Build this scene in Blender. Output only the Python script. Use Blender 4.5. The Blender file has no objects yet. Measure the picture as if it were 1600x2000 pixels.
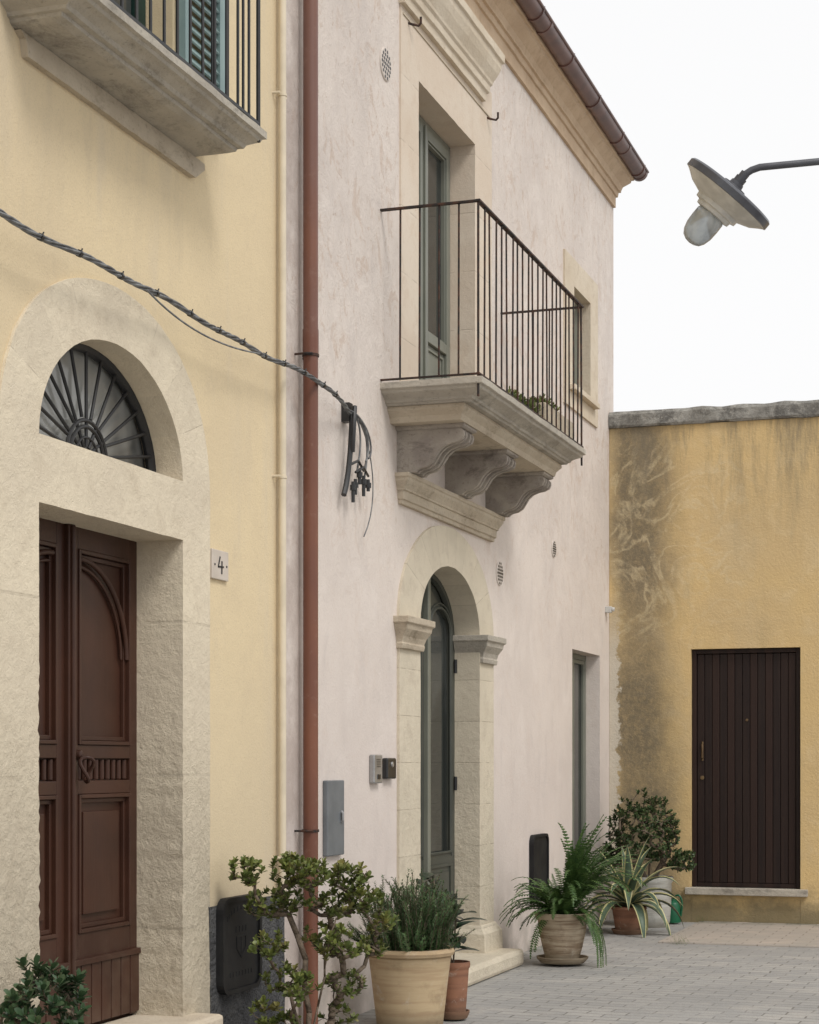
import bpy, bmesh, math, random
from mathutils import Vector, Matrix, noise as mn
R=random.Random(7)
scene=bpy.context.scene
COL=scene.collection
WL={}
# ---------------------------------------------------------------- materials
class G:
    def __init__(s,name,rough=.8,spec=.3,metal=0):
        s.m=bpy.data.materials.new(name); s.m.use_nodes=True
        s.t=s.m.node_tree; s.N=s.t.nodes; s.L=s.t.links
        s.b=[n for n in s.N if n.type=='BSDF_PRINCIPLED'][0]
        s.geo=s.N.new('ShaderNodeNewGeometry'); s.pos=s.geo.outputs['Position']
        sp=s.N.new('ShaderNodeSeparateXYZ'); s.L.new(s.pos,sp.inputs[0])
        s.x,s.y,s.z=sp.outputs
        s.b.inputs['Roughness'].default_value=rough
        s.b.inputs['Specular IOR Level'].default_value=spec
        s.b.inputs['Metallic'].default_value=metal
        s.nrm=None
    def put(s,sock,v):
        if isinstance(v,bpy.types.NodeSocket): s.L.new(v,sock)
        elif isinstance(v,tuple) and len(v)==3 and sock.type=='RGBA': sock.default_value=(*v,1)
        else: sock.default_value=v
    def noise(s,scale,detail=5,rough=.55,dist=0,st=None,off=None):
        n=s.N.new('ShaderNodeTexNoise'); v=s.pos
        if st:
            m=s.N.new('ShaderNodeVectorMath'); m.operation='MULTIPLY'; s.L.new(v,m.inputs[0]); m.inputs[1].default_value=st; v=m.outputs[0]
        if off:
            m=s.N.new('ShaderNodeVectorMath'); m.operation='ADD'; s.L.new(v,m.inputs[0]); m.inputs[1].default_value=(off,off*1.3,off*.7); v=m.outputs[0]
        s.L.new(v,n.inputs['Vector']); n.inputs['Scale'].default_value=scale; n.inputs['Detail'].default_value=detail
        n.inputs['Roughness'].default_value=rough; n.inputs['Distortion'].default_value=dist
        return n.outputs[0]
    def ss(s,v,a,b,lo=0.,hi=1.):
        n=s.N.new('ShaderNodeMapRange'); n.interpolation_type='SMOOTHSTEP'
        s.put(n.inputs[0],v); n.inputs[1].default_value=a; n.inputs[2].default_value=b; n.inputs[3].default_value=lo; n.inputs[4].default_value=hi
        return n.outputs[0]
    def ma(s,op,a,b=0.,c=0.):
        n=s.N.new('ShaderNodeMath'); n.operation=op
        s.put(n.inputs[0],a); s.put(n.inputs[1],b); s.put(n.inputs[2],c); return n.outputs[0]
    def mul(s,*a):
        r=a[0]
        for q in a[1:]: r=s.ma('MULTIPLY',r,q)
        return r
    def mix(s,f,a,b,mode='MIX'):
        n=s.N.new('ShaderNodeMix'); n.data_type='RGBA'; n.blend_type=mode
        s.put(n.inputs[0],f); s.put(n.inputs[6],a); s.put(n.inputs[7],b); return n.outputs[2]
    def bump(s,h,strength=.5,dist=.01):
        n=s.N.new('ShaderNodeBump'); n.inputs['Strength'].default_value=strength; n.inputs['Distance'].default_value=dist
        s.L.new(h,n.inputs['Height'])
        if s.nrm: s.L.new(s.nrm,n.inputs['Normal'])
        s.nrm=n.outputs[0]; s.L.new(s.nrm,s.b.inputs['Normal'])
    def line(s,v,w):
        f=s.ma('FRACT',v); f=s.ma('SUBTRACT',f,.5); f=s.ma('ABSOLUTE',f); f=s.ma('MULTIPLY',f,2.)
        return s.ss(f,1-w,1-w*.3)
    def col(s,c): s.put(s.b.inputs['Base Color'],c); return s.m

def simple(name,c,c2=None,rough=.6,spec=.3,metal=0,sc=8,bs=.15,bsc=60,bd=.003):
    g=G(name,rough,spec,metal)
    c2=c2 or tuple(q*.75 for q in c)
    k=g.mix(g.ss(g.noise(sc,5),.35,.68),c,c2)
    if bs: g.bump(g.noise(bsc,3),bs,bd)
    return g.col(k)

def m_yellow():
    g=G('yellow_plaster',.9,.2)
    k=g.mix(g.ss(g.noise(.7,4),.35,.65),(.745,.61,.395),(.685,.56,.37))
    k=g.mix(g.ss(g.noise(3.5,7,.7,.6),.5,.75,0,.5),k,(.61,.495,.335))
    k=g.mix(g.ss(g.noise(1.6,5,.6,0,(1,2.2,.35)),.52,.75,0,.5),k,(.62,.53,.40))
    k=g.mix(g.ss(g.noise(150,2),.48,.75,0,.4),k,(.51,.415,.285))
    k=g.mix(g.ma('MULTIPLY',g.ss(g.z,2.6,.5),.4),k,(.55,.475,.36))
    k=g.mix(g.mul(g.ss(g.y,8.95,9.1),g.ss(g.noise(3,5,.6,0,(1,1,.3)),.35,.65),.4),k,(.46,.38,.27))
    k=g.mix(g.mul(g.ss(g.noise(2.2,6,.65,0,(1,1.6,.25),5.),.45,.66),g.ss(g.z,3.2,4.3),g.ss(g.y,8.3,7.9),.3),k,(.48,.41,.31))
    g.bump(g.noise(110,4,.7),.6,.005); g.bump(g.noise(5,4),.35,.015)
    return g.col(k)
def m_pink():
    g=G('pink_plaster',.9,.2)
    k=g.mix(g.ss(g.noise(.9,5),.35,.65),(.745,.665,.60),(.67,.595,.54))
    k=g.mix(g.ss(g.noise(2.2,6,.6,.5,None,9.),.5,.72,0,.6),k,(.78,.705,.645))
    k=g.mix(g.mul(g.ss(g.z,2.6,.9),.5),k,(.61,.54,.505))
    hi=g.ss(g.z,2.0,4.4,.2,1.)
    f1=g.ss(g.noise(5,12,.78,1.2,(1,1,.8)),.535,.585)
    f2=g.ss(g.noise(1.3,4,.5,0,None,4.),.32,.54)
    k=g.mix(g.mul(f1,f2,hi,.55),k,(.57,.44,.35))
    fl=g.ss(g.noise(22,9,.78,.9,(1,1,.45),3.),.575,.63)
    k=g.mix(g.mul(fl,hi,.55),k,(.49,.37,.285))
    k=g.mix(g.ss(g.noise(5,6,.6,.8,(1,1,.4),17.),.50,.74,0,.35),k,(.55,.49,.455))
    k=g.mix(g.ss(g.noise(90,3,.6),.55,.75,0,.3),k,(.47,.41,.36))
    ed=g.mul(g.ss(g.y,9.6,9.25),g.ss(g.noise(3,6,.7),.3,.62),.6)
    k=g.mix(ed,k,(.40,.32,.28))
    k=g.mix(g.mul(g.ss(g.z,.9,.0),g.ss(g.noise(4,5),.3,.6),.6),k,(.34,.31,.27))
    g.bump(g.mul(g.noise(8,12,.78,.7,(1,1,.8)),hi),.65,.028); g.bump(g.noise(60,5,.65),.45,.006); g.bump(g.noise(2.5,4),.3,.03)
    return g.col(k)
def m_stone(name,c1,c2,c3,dark=(.3,.26,.2),joint=None,pit=.6,grime=.3,rmin=0,jd=.35):
    g=G(name,.9,.2)
    k=g.mix(g.ss(g.noise(2.,5),.35,.65),c1,c2)
    k=g.mix(g.ss(g.noise(7,9,.7,.4),.48,.68,0,.7),k,c3)
    k=g.mix(g.ss(g.noise(60,4,.7),.58,.74,0,.4),k,dark)
    k=g.mix(g.ss(g.noise(4,8,.75,.8,(1,1,.4),5.),.60,.72,0,grime),k,dark)
    if joint:
        yc,zc,n,bh=joint
        dz=g.ma('SUBTRACT',g.z,zc); dy=g.ma('SUBTRACT',g.y,yc)
        a=g.ma('ARCTAN2',dz,dy)
        rr=g.ma('SQRT',g.ma('ADD',g.mul(dz,dz),g.mul(dy,dy)))
        jr=g.mul(g.line(g.ma('MULTIPLY',a,n/math.pi),.03),g.ss(rr,rmin,rmin+.01))
        jz=g.line(g.ma('MULTIPLY',g.z,1/bh),.03)
        up=g.ss(g.z,zc,zc+.01)
        lm=g.ma('ADD',g.mul(up,jr),g.mul(g.ma('SUBTRACT',1.,up),jz))
        lm=g.mul(lm,g.ss(g.noise(9,3),.36,.58,.1,1.))
        k=g.mix(g.ma('MULTIPLY',lm,jd),k,(.28,.23,.17))
        g.bump(g.ma('SUBTRACT',1.,lm),.3,.006)
        blk=g.ma('SINE',g.ma('ADD',g.mul(g.ma('FLOOR',g.ma('MULTIPLY',g.z,1/bh)),7.3),g.mul(g.ma('FLOOR',g.ma('MULTIPLY',a,n/math.pi)),g.mul(up,4.1))))
        k=g.mix(g.ss(blk,-.2,1.,0,.3),k,tuple(q*.88 for q in c2))
    lowr=g.ss(g.ma('ADD',g.z,g.ma('MULTIPLY',g.noise(2,3),.8)),2.4,1.1,.22,1.) if joint else g.ss(g.z,1.7,.9,.5,1.)
    g.bump(g.mul(g.noise(17,11,.72,.3),lowr),pit,.07); g.bump(g.noise(120,3),.4,.004)
    if joint:
        pt=g.mul(g.ss(g.noise(22,9,.75,.4,None,7.),.56,.66),lowr,.5); k=g.mix(pt,k,(.45,.37,.26))
    return g.col(k)
def m_ochre():
    g=G('ochre_plaster',.92,.15)
    k=g.mix(g.ss(g.noise(1.,5),.35,.65),(.68,.495,.24),(.62,.46,.245))
    k=g.mix(g.ss(g.noise(4,6,.65,.7),.5,.72,0,.55),k,(.70,.545,.315))
    k=g.mix(g.ss(g.noise(1.7,6,.6,.3,(1,1,.5),12.),.50,.72,0,.4),k,(.55,.445,.285))
    wx=g.ma('ADD',g.x,g.ma('MULTIPLY',g.ma('SUBTRACT',g.noise(1.1,6,.62,0,(1,1,.7)),.5),.6))
    st=g.mul(g.ss(wx,-.10,.18),g.ss(wx,.80,.36))
    gr=g.ss(g.noise(21,10,.88,.2,(1,1,.8)),.25,.60,.5,1.)
    vz=g.ss(g.noise(.9,3,.5,0,(.3,1,1),3.),.25,.55,.7,1.)
    k=g.mix(g.mul(st,gr,vz,.88),k,(.135,.12,.092))
    w2=g.ma('ABSOLUTE',g.ma('SUBTRACT',g.noise(1.3,3,.5,2.2,None,2.),.5))
    k=g.mix(g.mul(g.ss(w2,.045,.004),g.ss(g.z,2.2,3.3),g.ss(g.z,4.65,4.3),g.ss(g.x,1.6,1.0),g.ss(g.noise(7,7,.8),.36,.6),.5),k,(.70,.58,.37))
    sk=g.mul(g.ss(g.noise(5,8,.75,.2,(1.2,1,.16)),.42,.66),g.ss(g.z,3.4,4.75))
    k=g.mix(g.mul(sk,.75),k,(.20,.17,.125))
    sk2=g.mul(g.ss(g.noise(3,6,.65,.2,(1.,1,.20),7.),.50,.72),g.ss(g.z,1.6,3.8,.15,1.))
    k=g.mix(g.mul(sk2,.4),k,(.31,.26,.17))
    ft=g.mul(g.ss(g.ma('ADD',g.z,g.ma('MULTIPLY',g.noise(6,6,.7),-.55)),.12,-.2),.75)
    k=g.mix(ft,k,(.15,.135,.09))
    fk=g.ss(g.ma('ADD',g.x,g.ma('MULTIPLY',g.noise(9,6,.7),-.26)),-.02,-.05)
    k=g.mix(g.mul(fk,g.ss(g.z,3.2,2.4),.85),k,(.62,.57,.48))
    g.bump(g.noise(40,6,.7),.6,.012); g.bump(g.noise(4,5),.4,.025)
    return g.col(k)
def m_coping():
    g=G('lichen_concrete',.95,.1)
    k=g.mix(g.ss(g.noise(6,9,.8,.5),.40,.62),(.36,.35,.32),(.14,.135,.125))
    k=g.mix(g.ss(g.noise(26,6,.75),.56,.68,0,.7),k,(.5,.48,.43))
    k=g.mix(g.ss(g.noise(2.5,5,.6),.45,.62,0,.5),k,(.20,.19,.17))
    g.bump(g.noise(30,7,.7),.8,.02); return g.col(k)
def m_weather(name,c1,c2,dk,amt=.8,th=.5,sp=.14,dist=.6):
    g=G(name,.9,.2)
    k=g.mix(g.ss(g.noise(3,6,.6,.4),.35,.65),c1,c2)
    k=g.mix(g.ss(g.noise(4,10,.8,dist,(1,.6,1.6),3.),th,th+sp,0,amt),k,dk)
    k=g.mix(g.ss(g.noise(45,5,.7),.55,.72,0,.5),k,dk)
    g.bump(g.noise(26,8,.75),.8,.018); g.bump(g.noise(120,3),.3,.003); return g.col(k)
def m_ground():
    g=G('grey_pavers',.8,.35)
    n=g.N.new('ShaderNodeTexBrick'); mp=g.N.new('ShaderNodeMapping'); g.L.new(g.pos,mp.inputs[0]); mp.inputs['Rotation'].default_value=(0,0,math.radians(3))
    wn=g.N.new('ShaderNodeVectorMath'); wn.operation='ADD'; wob=g.N.new('ShaderNodeTexNoise'); wob.inputs['Scale'].default_value=1.5; g.L.new(g.pos,wob.inputs['Vector'])
    sc=g.N.new('ShaderNodeVectorMath'); sc.operation='SCALE'; g.L.new(wob.outputs[1],sc.inputs[0]); sc.inputs['Scale'].default_value=.09
    g.L.new(mp.outputs[0],wn.inputs[0]); g.L.new(sc.outputs[0],wn.inputs[1]); g.L.new(wn.outputs[0],n.inputs['Vector'])
    n.inputs['Color1'].default_value=(.31,.305,.295,1);n.inputs['Color2'].default_value=(.41,.395,.37,1);n.inputs['Mortar'].default_value=(.17,.16,.145,1)
    n.inputs['Scale'].default_value=1.;n.inputs['Mortar Size'].default_value=.007;n.inputs['Mortar Smooth'].default_value=.4
    n.inputs['Brick Width'].default_value=.25;n.inputs['Row Height'].default_value=.12
    k=g.mix(g.ss(g.noise(1.3,5,.6),.38,.66,0,.65),n.outputs[0],(.32,.315,.305))
    k=g.mix(g.ss(g.noise(3.1,6,.65,0,None,6.),.5,.7,0,.55),k,(.45,.42,.385))
    k=g.mix(g.ss(g.noise(.6,4,.5,0,(1,1,1),16.),.45,.65,0,.35),k,(.24,.235,.225))
    k=g.mix(g.ss(g.noise(50,4,.7),.53,.72,0,.5),k,(.17,.165,.155))
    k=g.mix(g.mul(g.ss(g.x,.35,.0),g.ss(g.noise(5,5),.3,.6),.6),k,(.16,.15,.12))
    g.bump(g.ma('SUBTRACT',1.,n.outputs[1]),.4,.007); g.bump(g.noise(14,6,.7),.5,.02)
    return g.col(k)
def m_pave():
    g=G('pink_paving',.85,.25)
    n=g.N.new('ShaderNodeTexBrick'); g.L.new(g.pos,n.inputs['Vector'])
    n.inputs['Color1'].default_value=(.45,.39,.335,1);n.inputs['Color2'].default_value=(.38,.34,.30,1);n.inputs['Mortar'].default_value=(.24,.21,.18,1)
    n.inputs['Scale'].default_value=1.;n.inputs['Mortar Size'].default_value=.006;n.inputs['Brick Width'].default_value=.26;n.inputs['Row Height'].default_value=.13
    k=g.mix(g.ss(g.noise(2.3,6,.6),.4,.66,0,.7),n.outputs[0],(.35,.32,.28))
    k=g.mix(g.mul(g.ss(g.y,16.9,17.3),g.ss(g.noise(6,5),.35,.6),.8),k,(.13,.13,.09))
    g.bump(g.noise(20,6,.7),.5,.01); return g.col(k)
def m_plank():
    g=G('dark_plank_wood',.5,.2)
    k=g.mix(g.ss(g.noise(9,6,.6,0,(3,3,.12)),.3,.7),(.027,.017,.014),(.018,.012,.011))
    w=(1.752-.833)/13
    pl=g.ma('SINE',g.mul(g.ma('FLOOR',g.ma('MULTIPLY',g.ma('SUBTRACT',g.x,.833),1/w)),3.7))
    k=g.mix(g.ss(pl,-.6,1.,0,.6),k,(.040,.022,.017))
    g.bump(g.noise(30,5,.6,0,(4,4,.1)),.3,.003); return g.col(k)
def m_browndoor():
    g=G('brown_painted_wood',.4,.3)
    k=g.mix(g.ss(g.noise(3,5),.35,.65),(.062,.026,.016),(.046,.020,.013))
    k=g.mix(g.mul(g.ss(g.z,1.1,.3),g.ss(g.noise(7,5),.4,.65),.5),k,(.10,.062,.042))
    k=g.mix(g.ss(g.noise(40,5,.7),.64,.74,0,.4),k,(.10,.06,.042))
    g.bump(g.noise(40,4,.6,0,(1,1,.15)),.25,.002); return g.col(k)
def m_leaf(name,a,b,c,rough=.45,sc=22):
    g=G(name,rough,.4)
    k=g.mix(g.ss(g.noise(sc,2),.38,.62),a,b)
    k=g.mix(g.ss(g.noise(sc*.35,2,.5,0,None,3.),.55,.68,0,.7),k,c)
    return g.col(k)
def m_pot(name,a,b,band=9.):
    g=G(name,.85,.2)
    k=g.mix(g.ss(g.noise(band,4,.6,0,(.25,.25,3.)),.38,.66),a,b)
    k=g.mix(g.ss(g.noise(7,6,.7),.5,.72,0,.5),k,tuple(q*.6 for q in b))
    k=g.mix(g.ss(g.noise(11,7,.7,.6,None,5.),.56,.7,0,.45),k,(.55,.50,.42))
    k=g.mix(g.mul(g.ss(g.z,.14,.0),.6),k,(.12,.1,.07))
    g.bump(g.noise(30,4,.6,0,(.3,.3,3)),.35,.004); return g.col(k)
def m_pipe():
    g=G('copper_brown_pipe',.42,.4)
    k=g.mix(g.ss(g.noise(2.5,4,.6,0,(1,1,.4)),.35,.65),(.20,.078,.044),(.155,.062,.040))
    k=g.mix(g.ss(g.noise(14,6,.75),.56,.70,0,.45),k,(.26,.15,.11))
    k=g.mix(g.mul(g.ss(g.z,3.80,3.86),g.ss(g.noise(2,4,.6,0,(1,1,.3)),.3,.6),.5),k,(.20,.12,.10))
    return g.col(k)
def m_rust():
    g=G('rusty_iron',.7,.35,.2)
    k=g.mix(g.ss(g.noise(18,5,.7),.42,.62),(.028,.024,.023),(.085,.042,.028)); return g.col(k)
def m_glass(name,c,c2,r=.08):
    g=G(name,r,.5); return g.col(g.mix(g.ss(g.noise(2,3,.5,.5,(1,1,.5)),.4,.62),c,c2))
YEL=m_yellow(); PINK=m_pink()
ST_L=m_stone('cream_limestone_arch',(.77,.675,.515),(.70,.61,.47),(.62,.53,.40),(.44,.37,.275),(7.195,2.80,9,.72),.8,.3,.70,.25)
ST_P=m_stone('pale_limestone_door',(.67,.595,.47),(.605,.54,.425),(.54,.47,.37),(.39,.335,.27),(12.14,2.42,9,.30),.4,.3,.45,.5)
ST_W=m_stone('warm_limestone',(.68,.595,.475),(.62,.53,.41),(.56,.465,.355),(.40,.33,.25),None,.4,.35)
ST_T=m_stone('tan_cornice_stone',(.61,.465,.325),(.54,.40,.275),(.46,.335,.225),(.31,.22,.155),None,.4,.45)
WEA=m_weather('weathered_grey_stone',(.52,.475,.40),(.43,.39,.33),(.17,.155,.135),.7,.48,.2,.25)
COR=m_weather('dark_stained_stone',(.47,.42,.36),(.325,.285,.25),(.14,.118,.105),.7,.49,.16,.5)
UND=m_weather('beige_aged_stone',(.60,.52,.405),(.52,.44,.335),(.25,.20,.145),.65,.50,.18,.3)
OCH=m_ochre(); COP=m_coping(); GRD=m_ground(); PAV=m_pave(); PLK=m_plank(); BRD=m_browndoor()
PIPE=m_pipe(); RUST=m_rust()
IRON=simple('black_iron',(.018,.018,.020),(.03,.03,.03),.5,.4)
CAST=simple('black_cast_iron',(.012,.012,.013),(.02,.02,.02),.6,.25)
DARK=simple('dark_gap',(.004,.004,.004),(.003,.003,.003),1.,.0)
BEIGE=simple('beige_painted_pipe',(.70,.61,.465),(.62,.54,.41),.5)
GREEN=simple('sage_green_paint',(.205,.21,.172),(.175,.182,.15),.42,.4,0,3,.1,30)
DGREEN=simple('dark_green_paint',(.070,.073,.060),(.053,.058,.048),.42,.4,0,3,.1,30)
TEAL=simple('grey_teal_shutter',(.27,.37,.36),(.22,.31,.31),.5,.35,0,4)
BOTTLE=simple('bottle_green_paint',(.012,.045,.035),(.01,.03,.025),.5)
GLASS=m_glass('window_glass',(.025,.028,.026),(.06,.064,.06))
GLASS2=m_glass('curtained_glass',(.10,.10,.095),(.33,.33,.31),.12)
PLG=simple('dark_grey_roughcast',(.11,.11,.11),(.07,.07,.073),.95,.15,0,14,1.,45,.03)
BOXG=simple('grey_metal_box',(.165,.178,.19),(.135,.148,.16),.5,.4)
SILV=simple('silver_metal',(.40,.40,.40),(.32,.32,.32),.35,.5,.6)
BLKP=simple('black_plastic',(.015,.015,.016),(.022,.022,.022),.35,.5)
CABG=simple('grey_cable',(.20,.205,.205),(.09,.09,.095),.5,.4,0,20)
WHT=simple('white_enamel',(.66,.65,.62),(.48,.475,.45),.4,.5,0,10)
LTOP=simple('dark_grey_enamel',(.085,.09,.105),(.06,.06,.07),.35,.5)
VENT=simple('vent_plastic',(.64,.57,.51),(.57,.51,.46),.7)
TILE=simple('white_tile',(.60,.535,.47),(.52,.46,.40),.35,.4)
BRASS=simple('aged_brass',(.22,.15,.075),(.14,.09,.05),.4,.5,.6)
TERR=m_pot('pale_terracotta',(.52,.40,.25),(.43,.31,.19))
TERR2=m_pot('red_terracotta',(.29,.145,.09),(.21,.105,.07))
TERR3=m_pot('banded_clay',(.45,.37,.27),(.25,.18,.12),14.)
GPOT=m_pot('grey_stone_pot',(.52,.52,.48),(.40,.39,.35))
SOIL=simple('soil',(.035,.025,.018),(.02,.015,.01),.95)
BARK=simple('grey_brown_bark',(.20,.155,.115),(.12,.093,.07),.85,.2,0,30,.8,70,.01)
L_JADE=m_leaf('jade_leaf',(.165,.19,.05),(.105,.14,.04),(.29,.25,.09),.38)
L_DARK=m_leaf('dark_jade_leaf',(.05,.092,.04),(.034,.066,.03),(.085,.125,.06),.35)
L_ROS=m_leaf('rosemary_leaf',(.078,.145,.045),(.05,.10,.034),(.12,.18,.075),.6)
L_FERN=m_leaf('fern_leaf',(.072,.135,.034),(.042,.088,.022),(.12,.18,.05),.5)
L_RUB=m_leaf('rubber_leaf',(.018,.032,.02),(.025,.042,.025),(.035,.055,.035),.3)
L_AG=m_leaf('agave_green',(.085,.125,.08),(.06,.095,.065),(.11,.15,.10),.45)
L_AGY=m_leaf('agave_cream_edge',(.50,.47,.24),(.43,.40,.19),(.53,.49,.30),.45)
L_BUSH=m_leaf('bush_leaf',(.065,.10,.034),(.042,.072,.028),(.12,.135,.055),.4)
CANG=simple('green_plastic',(.01,.12,.055),(.01,.10,.045),.4,.4)
ROOF=simple('clay_roof_tile',(.28,.16,.10),(.2,.12,.08),.9)
FROST=simple('clear_ribbed_glass',(.60,.64,.66),(.42,.45,.47),.10,.6,0,14,0)
FROST.node_tree.nodes['Principled BSDF'].inputs['Transmission Weight'].default_value=.45
# ---------------------------------------------------------------- mesh helpers
def NB(): return bmesh.new()
def empty(name,loc,label,cat,group=None):
    o=bpy.data.objects.new(name,None); o.location=loc; COL.objects.link(o); WL[o]=Vector(loc)
    o["label"]=label; o["category"]=cat
    if group: o["group"]=group
    return o
def mk(name,bm,mats,parent=None,label=None,cat=None,smooth=False,bevel=0,group=None,kind=None,recalc=True):
    if recalc: bmesh.ops.recalc_face_normals(bm,faces=bm.faces[:])
    co=[v.co for v in bm.verts]
    c=Vector(((min(v.x for v in co)+max(v.x for v in co))/2,(min(v.y for v in co)+max(v.y for v in co))/2,min(v.z for v in co)))
    for v in bm.verts: v.co-=c
    me=bpy.data.meshes.new(name); bm.to_mesh(me); bm.free()
    for m in (mats if isinstance(mats,(list,tuple)) else [mats]): me.materials.append(m)
    if smooth:
        for p in me.polygons: p.use_smooth=True
    o=bpy.data.objects.new(name,me); COL.objects.link(o); o.location=c; WL[o]=c.copy()
    if parent:
        o.parent=parent; o.matrix_parent_inverse=Matrix.Translation(-WL[parent])
    if label: o["label"]=label
    if cat: o["category"]=cat
    if group: o["group"]=group
    if kind: o["kind"]=kind
    if bevel:
        b=o.modifiers.new('bevel','BEVEL'); b.width=bevel; b.segments=2; b.limit_method='ANGLE'; b.angle_limit=math.radians(40)
    if smooth and smooth!='all':
        w=o.modifiers.new('es','EDGE_SPLIT'); w.split_angle=math.radians(38)
    return o
def box(bm,x0,x1,y0,y1,z0,z1,mi=0):
    v=[bm.verts.new(p) for p in ((x0,y0,z0),(x1,y0,z0),(x1,y1,z0),(x0,y1,z0),(x0,y0,z1),(x1,y0,z1),(x1,y1,z1),(x0,y1,z1))]
    for f in ((0,3,2,1),(4,5,6,7),(0,1,5,4),(1,2,6,5),(2,3,7,6),(3,0,4,7)):
        q=bm.faces.new([v[i] for i in f]); q.material_index=mi
def tube(bm,pts,r,seg=8,cap=True,radii=None,mi=0):
    pts=[Vector(p) for p in pts]; n=len(pts); rings=[]
    d=(pts[1]-pts[0]).normalized(); u=d.orthogonal().normalized()
    for i,p in enumerate(pts):
        if i==0: t=pts[1]-pts[0]
        elif i==n-1: t=pts[-1]-pts[-2]
        else: t=(pts[i+1]-pts[i]).normalized()+(pts[i]-pts[i-1]).normalized()
        if t.length<1e-9: t=d
        t=t.normalized(); u=(u-t*u.dot(t))
        if u.length<1e-6: u=t.orthogonal()
        u.normalize(); w=t.cross(u); rr=radii[i] if radii else r
        rings.append([bm.verts.new(p+(u*math.cos(a)+w*math.sin(a))*rr) for a in [2*math.pi*k/seg for k in range(seg)]])
    for a,b in zip(rings,rings[1:]):
        for k in range(seg):
            f=bm.faces.new((a[k],a[(k+1)%seg],b[(k+1)%seg],b[k])); f.material_index=mi
    if cap:
        bm.faces.new(rings[0][::-1]).material_index=mi; bm.faces.new(rings[-1]).material_index=mi
def lathe(bm,prof,c,seg=36,axis=None,mi=0,rib=0):
    c=Vector(c); q=Matrix.Identity(3)
    if axis is not None: q=Vector((0,0,1)).rotation_difference(Vector(axis)).to_matrix()
    rings=[]
    for r,z in prof:
        if r<1e-5: rings.append([bm.verts.new(c+q@Vector((0,0,z)))])
        else: rings.append([bm.verts.new(c+q@Vector((r*(1-rib*(k%2))*math.cos(2*math.pi*k/seg),r*(1-rib*(k%2))*math.sin(2*math.pi*k/seg),z))) for k in range(seg)])
    for a,b in zip(rings,rings[1:]):
        for k in range(seg):
            k2=(k+1)%seg
            if len(a)==1 and len(b)==1: continue
            if len(a)==1: f=bm.faces.new((a[0],b[k],b[k2]))
            elif len(b)==1: f=bm.faces.new((a[k],a[k2],b[0]))
            else: f=bm.faces.new((a[k],a[k2],b[k2],b[k]))
            f.material_index=mi
def res(loop,step=.06,closed=True):
    out=[]; n=len(loop)
    for i in range(n if closed else n-1):
        a=Vector(loop[i]); b=Vector(loop[(i+1)%n]); k=max(1,int((b-a).length/step))
        for j in range(k): out.append(tuple(a.lerp(b,j/k)))
    if not closed: out.append(tuple(loop[-1]))
    return out
def jit(loop,amp,low=0,zl=1.6):
    o=[]
    for a,b in loop:
        k=amp+(low if b<zl else 0)
        v=mn.noise_vector(Vector((a*3,b*3,1.3)))*.35+mn.noise_vector(Vector((a*37,b*41,4.3)))*.7
        o.append((a+v.x*k,b+v.y*(amp if b<zl else k)*(0 if b<.001 else 1)))
    return o
def YZ(x): return lambda a,b: (x,a,b)
def XZ(y): return lambda a,b: (a,y,b)
def sheet(bm,P,outer,holes=(),mi=0):
    es=[]
    for lp in [outer]+list(holes):
        vs=[bm.verts.new(P(*p)) for p in lp]
        es+=[bm.edges.new((vs[i],vs[(i+1)%len(vs)])) for i in range(len(vs))]
    r=bmesh.ops.triangle_fill(bm,use_beauty=True,use_dissolve=False,edges=es)
    for f in r['geom']:
        if isinstance(f,bmesh.types.BMFace): f.material_index=mi
def strip(bm,P1,P2,loop,closed=True,mi=0):
    a=[bm.verts.new(P1(*p)) for p in loop]; b=[bm.verts.new(P2(*p)) for p in loop]
    n=len(loop)
    for i in range(n if closed else n-1):
        j=(i+1)%n; bm.faces.new((a[i],a[j],b[j],b[i])).material_index=mi
def strip_soft(bm,xf,xb,loop,q,a=.02):
    rows=[]
    for t in (0,.12,.4,1):
        rows.append([bm.verts.new((xf+(xb-xf)*t,p[0]*(1-t)+s[0]*t,p[1]*(1-t)+s[1]*t)) for p,s in zip(loop,q)])
    for A,B in zip(rows,rows[1:]):
        for i in range(len(loop)-1): bm.faces.new((A[i],A[i+1],B[i+1],B[i]))
def arch(y0,y1,zb,zs,b,n=28,p=2.):
    yc=(y0+y1)/2; a=(y1-y0)/2; o=[(y0,zb)]
    for i in range(n+1):
        t=math.pi*(1-i/n); c,s=math.cos(t),math.sin(t)
        o.append((yc+a*math.copysign(abs(c)**(2/p),c),zs+b*abs(s)**(2/p)))
    o.append((y1,zb)); return o
def rect(a0,a1,b0,b1): return [(a0,b0),(a0,b1),(a1,b1),(a1,b0)]
def ringslab(bm,lv,y0,y1,xw=0,mi=0,rough=0):
    rg=[]; n=max(1,int((y1-y0)/.07)) if rough else 1
    for z,out,ins in lv:
        row=[(xw,y0+ins,z)]
        for k in range(n+1):
            y=y0+ins+(y1-y0-2*ins)*k/n
            j=mn.noise(Vector((y*6,z*11,out*9)))*rough; j2=mn.noise(Vector((y*5,z*3,7.1)))*rough*.5
            row.append((xw+out+j,y,z+j2))
        row.append((xw,y1-ins,z)); rg.append([bm.verts.new(p) for p in row])
    for a,b in zip(rg,rg[1:]):
        for k in range(len(a)-1): bm.faces.new((a[k],a[k+1],b[k+1],b[k])).material_index=mi
    bm.faces.new(rg[0]).material_index=mi; bm.faces.new(rg[-1][::-1]).material_index=mi
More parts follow.
